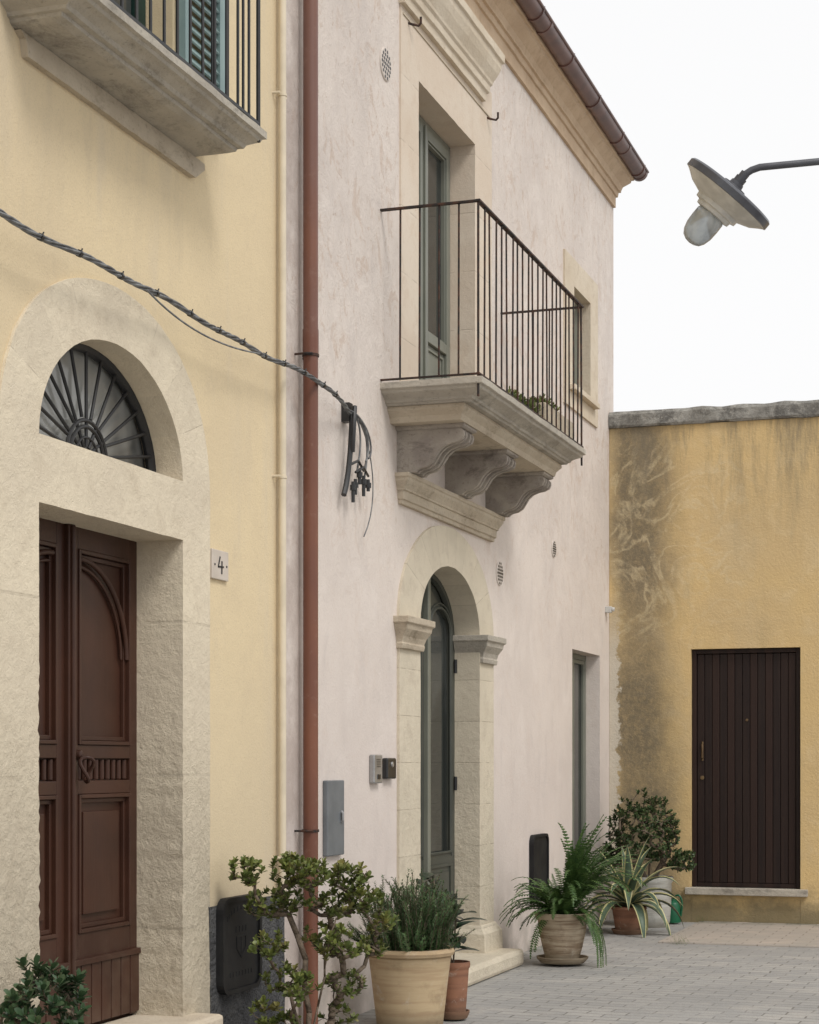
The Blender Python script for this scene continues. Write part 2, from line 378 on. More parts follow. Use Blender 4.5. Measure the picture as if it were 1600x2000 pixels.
def body(bm,x0,y0,y1,z0,z1,xf):
    v=[bm.verts.new(p) for p in ((x0,y0,z0),(xf,y0,z0),(xf,y1,z0),(x0,y1,z0),(x0,y0,z1),(xf,y0,z1),(xf,y1,z1),(x0,y1,z1))]
    for f in ((4,5,6,7),(0,1,5,4),(2,3,7,6),(3,0,4,7)): bm.faces.new([v[i] for i in f])
def frame(bm,x0,x1,y0,y1,z0,z1,w,mi=0):
    box(bm,x0,x1,y0,y0+w,z0,z1,mi); box(bm,x0,x1,y1-w,y1,z0,z1,mi)
    box(bm,x0,x1,y0+w,y1-w,z0,z0+w,mi); box(bm,x0,x1,y0+w,y1-w,z1-w,z1,mi)
def bez(P,n=16):
    P=[Vector(p) for p in P]; o=[]
    for i in range(n+1):
        q=P[:]; t=i/n
        while len(q)>1: q=[a.lerp(b,t) for a,b in zip(q,q[1:])]
        o.append(q[0])
    return o
# ================================================================= SETTING
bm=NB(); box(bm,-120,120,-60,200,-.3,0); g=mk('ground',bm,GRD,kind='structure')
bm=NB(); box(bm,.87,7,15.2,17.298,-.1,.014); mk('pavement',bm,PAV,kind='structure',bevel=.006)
# ================================================================= YELLOW HOUSE
yh=empty('yellow_house',(-3,6.2,0),"pale yellow plastered house with stone arched doorway and balcony","house")
XY=.004
bm=NB()
ha=arch(6.3,8.09,0,2.78,.68,24,2.1)
outer=[(-2,0),(-2,8.2),(9.12,8.2),(9.12,0)]+ha[::-1]
sheet(bm,YZ(XY),outer,[rect(6.78,7.78,4.5,6.9)])
strip(bm,YZ(XY),YZ(-.2),rect(6.78,7.78,4.5,6.9))
body(bm,-6,-2,9.12,0,8.2,XY)
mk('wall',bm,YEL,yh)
# stone surround
bm=NB()
so=jit(res(arch(6.225,8.165,0,2.78,.785,36,2.12),.05,False),.006)
dq=res([(7.86,0),(7.86,2.535)],.025,False)+res([(7.86,2.545),(6.53,2.545)],.05,False)+res([(6.53,2.535),(6.53,0)],.025,False)
k1=len(res([(7.86,0),(7.86,2.535)],.025,False)); k2=len(res([(7.86,2.545),(6.53,2.545)],.05,False))
din=jit(dq[:k1],.004,.012,1.7)+jit(dq[k1:k1+k2],.003)+jit(dq[k1+k2:],.004,.016,1.9)
fan=jit(res(arch(6.53,7.86,2.815,2.82,.50,26)[1:-1],.07),.003)
sheet(bm,YZ(XY+.014),so+din,[fan])
strip(bm,YZ(XY+.014),YZ(XY-.01),so,False)
strip_soft(bm,XY+.014,-.24,din,dq)
strip(bm,YZ(XY+.014),YZ(-.24),fan)
mk('door_surround',bm,ST_L,yh,smooth=True)
# plinth
bm=NB()
pl=jit(res([(8.17,0),(8.15,.80),(8.6,.79),(9.1,.81),(9.1,0)],.05,False),.014)
sheet(bm,YZ(XY+.02),pl); strip(bm,YZ(XY+.02),YZ(XY-.01),pl)
mk('plinth',bm,PLG,yh,label="dark grey rough cement plinth")
bm=NB(); box(bm,-.25,.16,6.35,8.02,0,.31); mk('doorstep',bm,ST_W,yh,bevel=.02)
# door leaves
dr=NB(); box(dr,-.30,-.262,6.50,7.89,.30,2.6); door=mk('door',dr,BRD,yh,label="brown painted double door with carved panels")
def leaf(y0,y1,meet_low):
    bm=NB(); xb,xf=-.26,-.222; s=.085
    box(bm,xb-.0,xb+.006,y0,y1,.32,2.56)
    box(bm,xb+.006,xf,y0,y0+s,.32,2.56); box(bm,xb+.006,xf,y1-s,y1,.32,2.56)
    for a,b in ((.62,.74),(1.36,1.42),(1.52,1.58),(2.45,2.56)): box(bm,xb+.006,xf,y0+s,y1-s,a,b)
    for a,b in ((.74,1.36),(1.58,2.45)):
        frame(bm,xb+.006,xf+.008,y0+s+.001,y1-s-.001,a+.001,b-.001,.018)
        frame(bm,xb+.006,xf-.012,y0+s+.02,y1-s-.02,a+.02,b-.02,.02)
        if b<2: box(bm,xb+.006,xf-.016,y0+s+.08,y1-s-.08,a+.08,b-.08)
    k=9
    for i in range(k):
        yy=y0+s+.03+(y1-y0-2*s-.06)*i/(k-1); tube(bm,[(xf-.018,yy,1.425),(xf-.018,yy,1.515)],.014,8)
    k=7
    for i in range(k):
        a=y0+.004+(y1-y0-.008)*i/k; box(bm,xb+.006,xf+.012,a,a+(y1-y0-.008)/k-.008,.33,.60)
    box(bm,xb+.006,xf+.022,y0+.002,y1-.002,.601,.628)
    for dd,tr in ((0,.013),(.035,.008)):
        pts=[]
        for i in range(15):
            t=i/14*math.pi/2; w=(y1-y0-2*s-.05-dd)
            yy=(y0+s+.025+w*math.sin(t)) if meet_low else (y1-s-.025-w*math.sin(t))
            pts.append((xf-.006-dd*.3,yy,1.98+(.43-dd)*math.cos(t)))
        tube(bm,pts,tr,8)
    return mk('door_leaf',bm,BRD,door,bevel=.004)
leaf(7.205,7.875,True); leaf(6.515,7.185,False)
bm=NB(); box(bm,-.235,-.198,7.165,7.225,.33,2.56); tube(bm,[(-.195,7.195,.36),(-.195,7.195,2.54)],.014,8); mk('meeting_stile',bm,BRD,door,bevel=.005)
bm=NB(); tube(bm,[(-.19,7.285,1.52)]+[(-.175+.02*math.sin(a*2),7.285+.035*math.sin(a),1.47+.055*math.cos(a)) for a in [i*math.pi/8 for i in range(17)]],.009,8)
lathe(bm,[(0,0),(.025,0),(.02,.02),(.0,.03)],(-.222,7.285,1.535),14,(1,0,0)); mk('handle',bm,BRD,door,smooth=True)
# fanlight
fl=NB(); fo=arch(6.54,7.85,2.80,2.82,.495,26)[1:-1]
sheet(fl,YZ(-.17),fo); fan_o=mk('fanlight',fl,GLASS2,yh,label="half-round fanlight with radiating iron bars")
bm=NB()
tube(bm,[(-.14,a,b) for a,b in fo],.026,8,True); tube(bm,[(-.14,6.55,2.825),(-.14,7.84,2.825)],.014,8)
yc,zc=7.195,2.83
for rr,th in ((.15,.009),(.18,.009),(.10,.006)):
    tube(bm,[(-.125,yc+rr*math.cos(t),zc+rr*.92*math.sin(t)) for t in [i*math.pi/16 for i in range(17)]],th,6)
for i in range(1,14):
    t=i*math.pi/14; c,s=math.cos(t),math.sin(t)
    tube(bm,[(-.13,yc+(.05 if i%2 else .18)*c,zc+(.05 if i%2 else .18)*s),(-.13,yc+.635*c,zc+.475*s)],.008,6)
mk('iron_grille',bm,IRON,fan_o,smooth=True)
# balcony
bm=NB(); ringslab(bm,[(4.495,.345,0),(4.462,.345,0),(4.456,.328,.018),(4.444,.32,.02),(4.436,.295,.035),(4.420,.265,.065),(4.405,.255,.07),(4.402,.23,.085),(4.388,.225,.09),(4.378,.19,.11),(4.374,.13,.13),(4.372,.06,.14)],6.24,8.09,XY,0,.005)
ba=mk('balcony',bm,WEA,yh,label="shallow moulded stone balcony with black iron railing")
bm=NB()
prof=[(6.40,4.35),(6.42,4.285),(7.97,4.275),(8.07,4.34),(8.07,4.371),(6.36,4.371)]
prof=jit(res(prof,.06),.004); sheet(bm,YZ(XY+.03),prof); strip(bm,YZ(XY+.03),YZ(XY-.01),prof); mk('stone_fascia',bm,UND,ba)
bm=NB()
X1=.318
yy=6.28
while yy<8.04: tube(bm,[(X1,yy,4.49),(X1,yy,5.5)],.0075,6); yy+=.128
for yv in (6.28,8.055):
    for xx in (.08,.16,.24): tube(bm,[(xx,yv,4.49),(xx,yv,5.5)],.0075,6)
    box(bm,XY-.02,X1+.012,yv-.014,yv+.014,5.5,5.512)
box(bm,X1-.014,X1+.014,6.295,8.04,5.5,5.512)
tube(bm,[(X1,8.055,4.44),(X1,8.055,5.5)],.011,6); tube(bm,[(X1,6.28,4.44),(X1,6.28,5.5)],.011,6)
box(bm,X1-.01,X1+.01,6.29,8.045,4.515,4.53)
mk('railing',bm,IRON,ba)
bm=NB(); box(bm,-.2,-.17,6.76,7.8,4.5,6.92); frame(bm,-.17,-.13,6.79,7.27,4.51,6.88,.08); frame(bm,-.17,-.13,7.29,7.77,4.51,6.88,.08)
bd=mk('balcony_door',bm,BOTTLE,yh)
bm=NB(); box(bm,-.168,-.16,6.88,7.18,4.6,6.8); box(bm,-.168,-.16,7.38,7.68,4.6,6.8); mk('glass',bm,GLASS,bd)
def shutter(y0,y1):
    bm=NB(); frame(bm,.02,.06,y0,y1,4.54,6.85,.06)
    z=4.64
    while z<6.78:
        v=[bm.verts.new(p) for p in ((.057,y0+.06,z),(.057,y1-.06,z),(.029,y1-.06,z+.045),(.029,y0+.06,z+.045),(.05,y0+.06,z-.006),(.05,y1-.06,z-.006),(.025,y1-.06,z+.038),(.025,y0+.06,z+.038))]
        for f in ((0,1,2,3),(4,7,6,5),(0,4,5,1),(3,2,6,7)): bm.faces.new([v[i] for i in f])
        z+=.05
    return mk('shutter',bm,TEAL,yh)
shutter(7.80,8.25); shutter(6.31,6.76)
# house number
bm=NB(); box(bm,XY-.005,XY+.016,8.185,8.38,2.398,2.542)
hn=mk('house_number_sign',bm,TILE,label="small white tile house number plate reading 4 on yellow wall",cat="house number",bevel=.003)
bm=NB(); xx=XY+.0185; yc=8.285
def stroke(bm,a,b,w):
    a=Vector((xx,*a)); b=Vector((xx,*b)); d=(b-a).normalized(); n=Vector((1,0,0)).cross(d)*w
    a=a-d*w*.7; b=b+d*w*.7
    v=[bm.verts.new(p) for p in (a-n,a+n,b+n,b-n)]; v2=[bm.verts.new(p.co-Vector((.004,0,0))) for p in v]
    bm.faces.new(v)
    for i in range(4): bm.faces.new((v[i],v[(i+1)%4],v2[(i+1)%4],v2[i]))
stroke(bm,(yc-.010,2.508),(yc-.030,2.460),.0045); stroke(bm,(yc-.030,2.460),(yc+.030,2.463),.0042); xx+=.0008; stroke(bm,(yc+.012,2.487),(yc+.010,2.430),.0045)
for s in (-.07,.07): lathe(bm,[(.006,0),(.005,.003),(0,.004)],(XY+.016,yc+s,2.468),10,(1,0,0))
mk('numeral',bm,IRON,hn)
def rrect(y0,y1,z0,z1,r,n=6):
    o=[]
    for cy,cz,a0 in ((y1-r,z1-r,0),(y0+r,z1-r,90),(y0+r,z0+r,180),(y1-r,z0+r,270)):
        for i in range(n+1):
            t=math.radians(a0+90*i/n); o.append((cy+r*math.cos(t),cz+r*math.sin(t)))
    return o
def cover(y0,y1,z0,z1,xb,label,crest=True):
    bm=NB(); o=rrect(y0,y1,z0,z1,.07); i1=rrect(y0+.025,y1-.025,z0+.022,z1-.022,.055)
    sheet(bm,YZ(xb+.04),o,[i1]); strip(bm,YZ(xb+.04),YZ(xb),o); strip(bm,YZ(xb+.04),YZ(xb+.028),i1); sheet(bm,YZ(xb+.028),i1)
    c=mk('utility_cover',bm,CAST,label=label,cat="utility cover",bevel=.003)
    if not crest: return
    bm=NB(); yc=(y0+y1)/2; h=z1-z0; w=y1-y0
    sh=[(yc-.055,z0+h*.58),(yc+.055,z0+h*.58),(yc+.055,z0+h*.46),(yc,z0+h*.36),(yc-.055,z0+h*.46)]
    tube(bm,[(xb+.026,*p) for p in sh+[sh[0]]],.006,6); tube(bm,[(xb+.026,yc,z0+h*.58),(xb+.026,yc,z0+h*.40)],.005,5)
    for k in range(4):
        a=yc-.06+.04*k; tube(bm,[(xb+.026,a,z0+h*.63),(xb+.026,a,z0+h*.69)],.006,5)
    for k in range(11):
        t=math.pi*(.12+.76*k/10); cy,cz=yc+w*.36*math.cos(t),z0+h*.72+h*.16*math.sin(t)
        tube(bm,[(xb+.026,cy,cz-.012),(xb+.026,cy,cz+.012)],.0055,5)
    for k in range(8):
        a=yc-w*.27+w*.54*k/7; tube(bm,[(xb+.026,a,z0+h*.17),(xb+.026,a,z0+h*.22)],.0055,5)
    mk('relief_crest',bm,CAST,c)
cover(8.22,8.70,.36,.835,XY+.02,"black cast iron utility cover with crest on grey plinth")
cover(14.30,14.80,.38,.92,0,"black rounded utility cover on pink wall behind fern",False)
# ================================================================= PINK HOUSE
ph=empty('pink_house',(-3,13.3,0),"pale pink plastered stone house with iron balcony and arched door","house")
Y0,Y1=9.12,17.5
bm=NB()
dh=arch(11.42,12.86,0,2.42,.46,24)
outer=[(Y0,0),(Y0,7.1),(Y1,7.1),(Y1,0)]+dh[::-1]
hu=rect(11.41,12.75,3.80,5.97); hw=rect(15.77,16.45,4.75,5.70); hl=rect(15.79,16.90,.45,2.50)
sheet(bm,YZ(0),outer,[hu,hw,hl]); strip(bm,YZ(0),YZ(-.19),res(hl,.1)); body(bm,-6,Y0,Y1,0,7.1,0)
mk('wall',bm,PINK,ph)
# lower surround
bm=NB()
so=jit(res(arch(11.02,13.20,0,2.42,.70,30),.07,False),.007); si=jit(res(arch(11.45,12.83,0,2.42,.43,26),.05,False),.006)
sheet(bm,YZ(.018),so+si[::-1]); strip(bm,YZ(.018),YZ(-.005),so,False); strip(bm,YZ(.018),YZ(-.23),si,False)
ds=mk('door_surround',bm,ST_P,ph,smooth=True)
IMP=[(2.425,.12,0),(2.385,.12,0),(2.375,.105,.015),(2.345,.10,.025),(2.30,.07,.05),(2.265,.06,.06),(2.255,.065,.055),(2.225,.06,.06)]
for a,b in ((10.95,11.52),(12.78,13.27)):
    bm=NB(); ringslab(bm,[(z,o+.15,i) for z,o,i in IMP],a,b,-.17,0,.005); mk('impost',bm,WEA if a>12 else UND,ds,bevel=.004)
for a,b in ((10.97,11.50),(12.78,13.26)):
    bm=NB(); ringslab(bm,[(.32,.03+.17,.04),(.30,.04+.17,.03),(.26,.07+.17,.005),(.10,.075+.17,0)],a,b,-.17); mk('jamb_base',bm,ST_P,ds,bevel=.006)
bm=NB(); box(bm,-.22,.25,11.0,13.22,0,.125); mk('doorstep',bm,ST_P,ph,bevel=.03)
# lower door
DX=-.035
bm=NB(); dl=arch(11.43,12.85,.12,2.42,.445,24); sheet(bm,YZ(-.185+DX),dl)
dd=mk('door',bm,DGREEN,ph,label="dark green arched double door with glass panels")
bm=NB()
tube(bm,[(-.165+DX,a,b) for a,b in arch(11.46,12.82,.12,2.42,.415,24)],.03,6)
mk('frame',bm,DGREEN,dd)
def leaf2(y0,y1,zt):
    bm=NB(); s=.075
    gp=arch(y0+s,y1-s,.86,zt-.17,.17,14)
    top=[(y0,.13),(y0,zt-.12 if y0<12 else zt+.16),(y1,zt+.16 if y0<12 else zt-.12),(y1,.13)]
    sheet(bm,YZ(-.14+DX),top,[gp]); strip(bm,YZ(-.14+DX),YZ(-.175+DX),gp); strip(bm,YZ(-.14+DX),YZ(-.183+DX),top)
    tube(bm,[(-.138+DX,a,b) for a,b in gp+[gp[0]]],.012,6)
    tube(bm,[(-.135+DX,a,b) for a,b in arch(y0+s-.03,y1-s+.03,.83,zt-.16,.19,14)],.007,6)
    frame(bm,-.14+DX,-.128+DX,y0+s,y1-s,.24,.78,.02); box(bm,-.14+DX,-.13+DX,y0+s+.06,y1-s-.06,.30,.72)
    l=mk('door_leaf',bm,DGREEN,dd)
    bm=NB(); sheet(bm,YZ(-.165+DX),gp); mk('glass',bm,GLASS,dd)
leaf2(12.155,12.80,2.60); leaf2(11.48,12.125,2.60)
bm=NB(); box(bm,-.15+DX,-.105+DX,12.105,12.165,.13,2.82); mk('meeting_stile',bm,GREEN,dd,bevel=.006)  # paler green than the leaves: light catching the stile is painted into its colour
for z in (.5,1.35,2.2):
    bm=NB(); tube(bm,[(-.12+DX,12.795,z-.05),(-.12+DX,12.795,z+.05)],.013,8); mk('hinge',bm,IRON,dd)
# upper surround
bm=NB()
o=jit(res(rect(11.07,13.17,3.82,6.47),.08),.004); i=jit(res(rect(11.43,12.73,3.83,5.95),.05),.006)
sheet(bm,YZ(.012),o,[i]); strip(bm,YZ(.012),YZ(-.005),o); strip(bm,YZ(.012),YZ(-.26),i)
m_up=m_stone('pinkish_limestone_blocks',(.70,.61,.505),(.665,.56,.45),(.62,.505,.395),(.45,.36,.28),(12.08,99.,1,.42),.3,.35,0,.3)
us=mk('upper_door_surround',bm,m_up,ph,smooth=True)
bm=NB(); ringslab(bm,[(z-.16,o*.85,i) for z,o,i in [(6.84,.18,0),(6.78,.18,0),(6.77,.16,.02),(6.73,.155,.025),(6.68,.135,.05),(6.62,.10,.08),(6.60,.095,.085),(6.585,.08,.10),(6.54,.075,.105),(6.53,.055,.12),(6.475,.05,.125)]],10.93,13.03,0,0,.004)
mk('window_cornice',bm,ST_W,ph,bevel=.003)
bm=NB(); box(bm,.0,.019,11.10,13.14,6.262,6.272); mk('stone_fillet',bm,UND,us)
for yv in (11.25,13.08):
    bm=NB(); tube(bm,[(0,yv-.04,6.25),(.03,yv-.03,6.24),(.07,yv,6.235),(.085,yv,6.25),(.085,yv,6.29)],.008,6); mk('iron_hook',bm,RUST,ph)
UX=-.055
bm=NB(); box(bm,-.19+UX,-.17+UX,11.41,12.75,3.84,5.97); frame(bm,-.17+UX,-.12+UX,11.435,12.725,3.845,5.945,.055)
bd=mk('balcony_door',bm,GREEN,ph,label="sage green glazed balcony door")
for a,b in ((11.49,12.065),(12.095,12.67)):
    bm=NB(); frame(bm,-.165+UX,-.105+UX,a,b,3.90,5.89,.07); box(bm,-.165+UX,-.105+UX,a+.07,b-.07,4.42,4.49); frame(bm,-.15+UX,-.115+UX,a+.073,b-.073,4.493,5.817,.012)
    box(bm,-.16+UX,-.13+UX,a+.072,b-.072,3.972,4.418); frame(bm,-.13+UX,-.118+UX,a+.10,b-.10,4.0,4.39,.018)
    mk('door_leaf',bm,GREEN,bd,bevel=.004)
    bm=NB(); box(bm,-.155+UX,-.145+UX,a+.065,b-.065,4.48,5.83); mk('glass',bm,GLASS,bd)
bm=NB(); box(bm,-.105+UX,-.09+UX,12.062,12.098,3.9,5.89); mk('meeting_stile',bm,GREEN,bd,bevel=.004)
# balcony
bm=NB(); ringslab(bm,[(3.84,.655,0),(3.80,.655,0),(3.793,.635,.02),(3.778,.63,.025),(3.765,.60,.055),(3.745,.565,.09),(3.73,.56,.095),(3.727,.545,.11),(3.715,.54,.115)],10.70,13.48,0,0,.005)
pb=mk('balcony',bm,WEA,ph,label="moulded stone balcony on scroll corbels with rusty iron railing",bevel=.004)
bm=NB(); ringslab(bm,[(3.714,.50,.15),(3.69,.50,.15),(3.655,.47,.19),(3.62,.46,.2)],10.69,13.5); mk('slab_underside',bm,UND,pb)
prof=[(.425,3.59),(.440,3.575),(.442,3.55),(.43,3.525),(.395,3.508),(.35,3.50),(.31,3.485),(.275,3.455),(.25,3.415),(.23,3.385),(.195,3.362),(.15,3.352),(.13,3.34),(.125,3.331),(0,3.33)]
for y0 in (11.02,12.04,13.04):
    bm=NB(); ringslab(bm,[(3.619,.45,-.03),(3.605,.45,-.03),(3.595,.435,-.01)],y0,y0+.23)
    sl=[(0,1),(.03,1),(.036,.91),(.052,.91),(.060,1),(.085,1),(.092,.91),(.138,.91),(.145,1),(.17,1),(.178,.91),(.194,.91),(.20,1),(.23,1)]
    rg=[]
    for dy,k in sl:
        rg.append([bm.verts.new((0,y0+dy,3.594))]+[bm.verts.new(((x*k if x>0 else 0),y0+dy,z+(1-k)*.25 if x>0 else z)) for x,z in [(.42,3.594)]+prof])
    for a,b in zip(rg,rg[1:]):
        for k in range(len(a)-1): bm.faces.new((a[k],a[k+1],b[k+1],b[k]))
    bm.faces.new(rg[0]); bm.faces.new(rg[-1][::-1])
    mk('corbel',bm,COR,pb,label="scrolled stone corbel with dark stains")
bm=NB(); ringslab(bm,[(3.329,.095,0),(3.305,.095,0),(3.298,.085,.01),(3.28,.083,.012),(3.26,.07,.025),(3.235,.055,.04),(3.225,.055,.04),(3.222,.042,.05),(3.17,.040,.052),(3.165,.028,.06),(3.14,.026,.062)],10.98,13.25,0,0,.004)
mk('stone_string_course',bm,UND,ph,bevel=.003)
# railing
bm=NB(); X1=.625; ya,yb=10.715,13.465
N=21
for k in range(N+1):
    yy=ya+(yb-ya)*k/N; j=.005*math.sin(k*2.3)
    tube(bm,[(X1,yy,3.72 if k in(0,N) else 3.86),(X1+j*.4,yy+j,4.4),(X1+j,yy+j*.5,4.90)],.0085 if k in(0,N) else .0068,6)
for yv in (ya,yb):
    for k in range(1,5): tube(bm,[(X1*k/5,yv,3.86),(X1*k/5+.003,yv,4.90)],.0068,6)
    box(bm,-.02,X1-.0155,yv-.015,yv+.015,4.898,4.909); box(bm,-.02,X1-.0125,yv-.012,yv+.012,3.853,3.862)
box(bm,X1-.015,X1+.015,ya-.015,yb+.015,4.899,4.911); box(bm,X1-.012,X1+.012,ya-.012,yb+.012,3.853,3.863)
mk('railing',bm,RUST,pb)
# small window
bm=NB()
o=jit(res(rect(15.45,16.74,4.60,5.92),.08),.004); i=rect(15.79,16.43,4.77,5.68)
sheet(bm,YZ(.018),o,[i]); strip(bm,YZ(.018),YZ(-.004),o); strip(bm,YZ(.018),YZ(-.17),i)
mk('window_surround',bm,ST_W,ph)
bm=NB(); box(bm,-.04,.07,15.62,16.6,4.745,4.79); mk('window_sill',bm,ST_W,ph,bevel=.004)
def window(y0,y1,z0,z1,xb,m):
    bm=NB(); frame(bm,xb-.04,xb,y0,y1,z0,z1,.05); yc=(y0+y1)/2; box(bm,xb-.04,xb+.006,yc-.045,yc+.045,z0+.05,z1-.05)
    frame(bm,xb-.03,xb-.004,y0+.052,yc-.047,z0+.052,z1-.052,.035); frame(bm,xb-.03,xb-.004,yc+.047,y1-.052,z0+.052,z1-.052,.035)
    w=mk('window',bm,m,ph,bevel=.003); bm=NB(); box(bm,xb-.055,xb-.03,y0+.01,y1-.01,z0+.01,z1-.01); mk('glass',bm,GLASS,w)
window(15.79,16.43,4.79,5.68,-.10,GREEN); window(15.79,16.90,.45,2.50,-.13,GREEN)
# cornice, gutter, roof
bm=NB(); ringslab(bm,[(7.18,.17,0),(7.15,.17,0),(7.145,.15,.03),(7.12,.145,.035),(7.10,.125,.06),(7.06,.085,.115),(7.02,.07,.13),(7.005,.07,.13),(7.0,.05,.15),(6.955,.045,.155),(6.95,.028,.172),(6.85,.025,.175)],8.9,17.66,0,0,.004)
mk('eaves_cornice',bm,ST_T,ph,bevel=.003)
bm=NB()
v=[bm.verts.new(p) for p in ((.19,9.0,7.26),(.19,17.66,7.26),(-6.1,17.66,9.3),(-6.1,9.0,9.3))]
v2=[bm.verts.new(p.co-Vector((0,0,.07))) for p in v]
bm.faces.new(v); bm.faces.new(v2[::-1])
for k in range(4): bm.faces.new((v[k],v[(k+1)%4],v2[(k+1)%4],v2[k]))
yy=9.1
while yy<17.6: tube(bm,[(.21,yy,7.265),(-6.1,yy,9.32)],.055,8); yy+=.2
mk('roof',bm,ROOF,ph)
gt=NB(); gx,gz,gr=.215,7.235,.076
seg=14
def halfpipe(bm,y0,y1,r,t=.006):
    pr=[(gx+r*math.cos(a),gz+r*math.sin(a)) for a in [math.pi+math.pi*k/seg for k in range(seg+1)]]
    pr2=[(gx+(r-t)*math.cos(a),gz+(r-t)*math.sin(a)) for a in [2*math.pi-math.pi*k/seg for k in range(seg+1)]]
    lp=pr+pr2; a=[bm.verts.new((x,y0,z)) for x,z in lp]; b=[bm.verts.new((x,y1,z)) for x,z in lp]
    for k in range(len(lp)):
        j=(k+1)%len(lp); bm.faces.new((a[k],a[j],b[j],b[k]))
    bm.faces.new(a); bm.faces.new(b[::-1])
halfpipe(gt,8.95,17.72,gr)
tube(gt,[(gx+gr+.004,8.95,gz+.004),(gx+gr+.004,17.72,gz+.004)],.012,8)
cap=[gt.verts.new((gx+gr*math.cos(a),17.718,gz+gr*math.sin(a))) for a in [math.pi+math.pi*k/seg for k in range(seg+1)]]; gt.faces.new(cap)
for yy in (11.3,13.9,15.6,16.9,17.68):
    halfpipe(gt,yy-.03,yy+.03,gr+.006)
GUT=simple('brown_gutter',(.15,.078,.064),(.105,.058,.05),.38,.45,0,6,0)
mk('gutter',gt,GUT,ph,smooth=True)
yy=9.7
while yy<17.6:
    bm=NB(); halfpipe(bm,yy-.009,yy+.009,gr+.009,.01); tube(bm,[(gx-gr-.02,yy,gz+.01),(gx+gr+.015,yy,gz+.014)],.005,6); yy+=.98
    mk('gutter_bracket',bm,GUT,ph)
# vents
def vent(y,z,r):
    bm=NB(); lathe(bm,[(r,-.004),(r,.006),(r-.006,.010),(0,.010)],(0,y,z),28,(1,0,0)); v=mk('wall_vent',bm,VENT,ph)
    bm=NB(); n=7
    for i in range(n):
        zz=z+(i-(n-1)/2)*r*.27
        w=math.sqrt(max(0,r*r*.82-(zz-z)**2)); k=max(1,int(w*2/(r*.3)))
        for j in range(k):
            yy=y+((j+.5)/k-.5)*2*w
            lathe(bm,[(r*.105,0),(r*.10,.002),(0,.002)],(.0105,yy,zz),8,(1,0,0))
    mk('vent_holes',bm,BLKP,v)
vent(10.79,5.83,.10); vent(13.41,2.93,.092); vent(15.1,3.30,.07)
# intercom etc
bm=NB(); box(bm,0,.035,10.50,10.65,1.375,1.55); ic=mk('intercom',bm,SILV,label="silver door intercom panel on pink wall",cat="intercom",bevel=.008)
bm=NB()
for k in range(5): box(bm,.035,.037,10.54,10.61,1.475+.011*k,1.479+.011*k)
mk('speaker_grille',bm,BLKP,ic)
bm=NB(); box(bm,.035,.040,10.555,10.60,1.40,1.43); mk('call_button',bm,BLKP,ic)
bm=NB(); box(bm,0,.04,10.73,10.90,1.40,1.53); kb=mk('key_safe',bm,BLKP,label="small black wall box beside intercom",cat="wall box",bevel=.01)
bm=NB(); lathe(bm,[(.018,0),(.016,.006),(0,.006)],(.04,10.815,1.49),16,(1,0,0)); mk('lens',bm,SILV,kb)
bm=NB(); box(bm,0,.03,9.72,9.995,.97,1.40); ub=mk('utility_box',bm,BOXG,label="grey metal utility box on pink wall",cat="utility box",bevel=.006)
bm=NB(); tube(bm,[(.03,9.94,1.16),(.04,9.94,1.17),(.04,9.94,1.21),(.03,9.94,1.22)],.009,8); mk('latch',bm,SILV,ub)
bm=NB(); box(bm,0,.06,17.12,17.18,2.92,2.98); tube(bm,[(.06,17.15,2.955),(.085,17.15,2.95)],.02,12); mk('wall_fixture',bm,WHT,ph,bevel=.006,label="tiny white wall fitting near the corner")
# pipes
bm=NB(); tube(bm,[(.07,9.36,.0),(.07,9.36,7.1)],.041,20); tube(bm,[(.07,9.36,3.72),(.07,9.36,3.86)],.044,20)
dp=mk('drainpipe',bm,PIPE,label="copper brown drainpipe between two houses",cat="drainpipe",smooth=True)
for z in (3.72,1.13,6.0):
    bm=NB(); tube(bm,[(.07,9.36,z-.007),(.07,9.36,z+.007)],.0465,20); tube(bm,[(.0,9.30,z),(.07,9.295,z),(.10,9.31,z)],.006,6); tube(bm,[(.0,9.42,z),(.07,9.425,z)],.006,6); mk('clamp',bm,RUST,dp)
bm=NB(); tube(bm,[(.04,9.03,.8),(.04,9.03,8.0)],.020,16)
dp=mk('conduit_pipe',bm,BEIGE,label="thin beige painted pipe on yellow wall",cat="pipe",smooth=True)
for z in (5.03,3.01,1.0,7.):
    bm=NB(); tube(bm,[(.04,9.03,z-.007),(.04,9.03,z+.007)],.0235,16); tube(bm,[(.0,8.98,z),(.045,8.985,z)],.007,6); tube(bm,[(.0,9.08,z),(.045,9.075,z)],.007,6); mk('clamp',bm,BEIGE,dp)
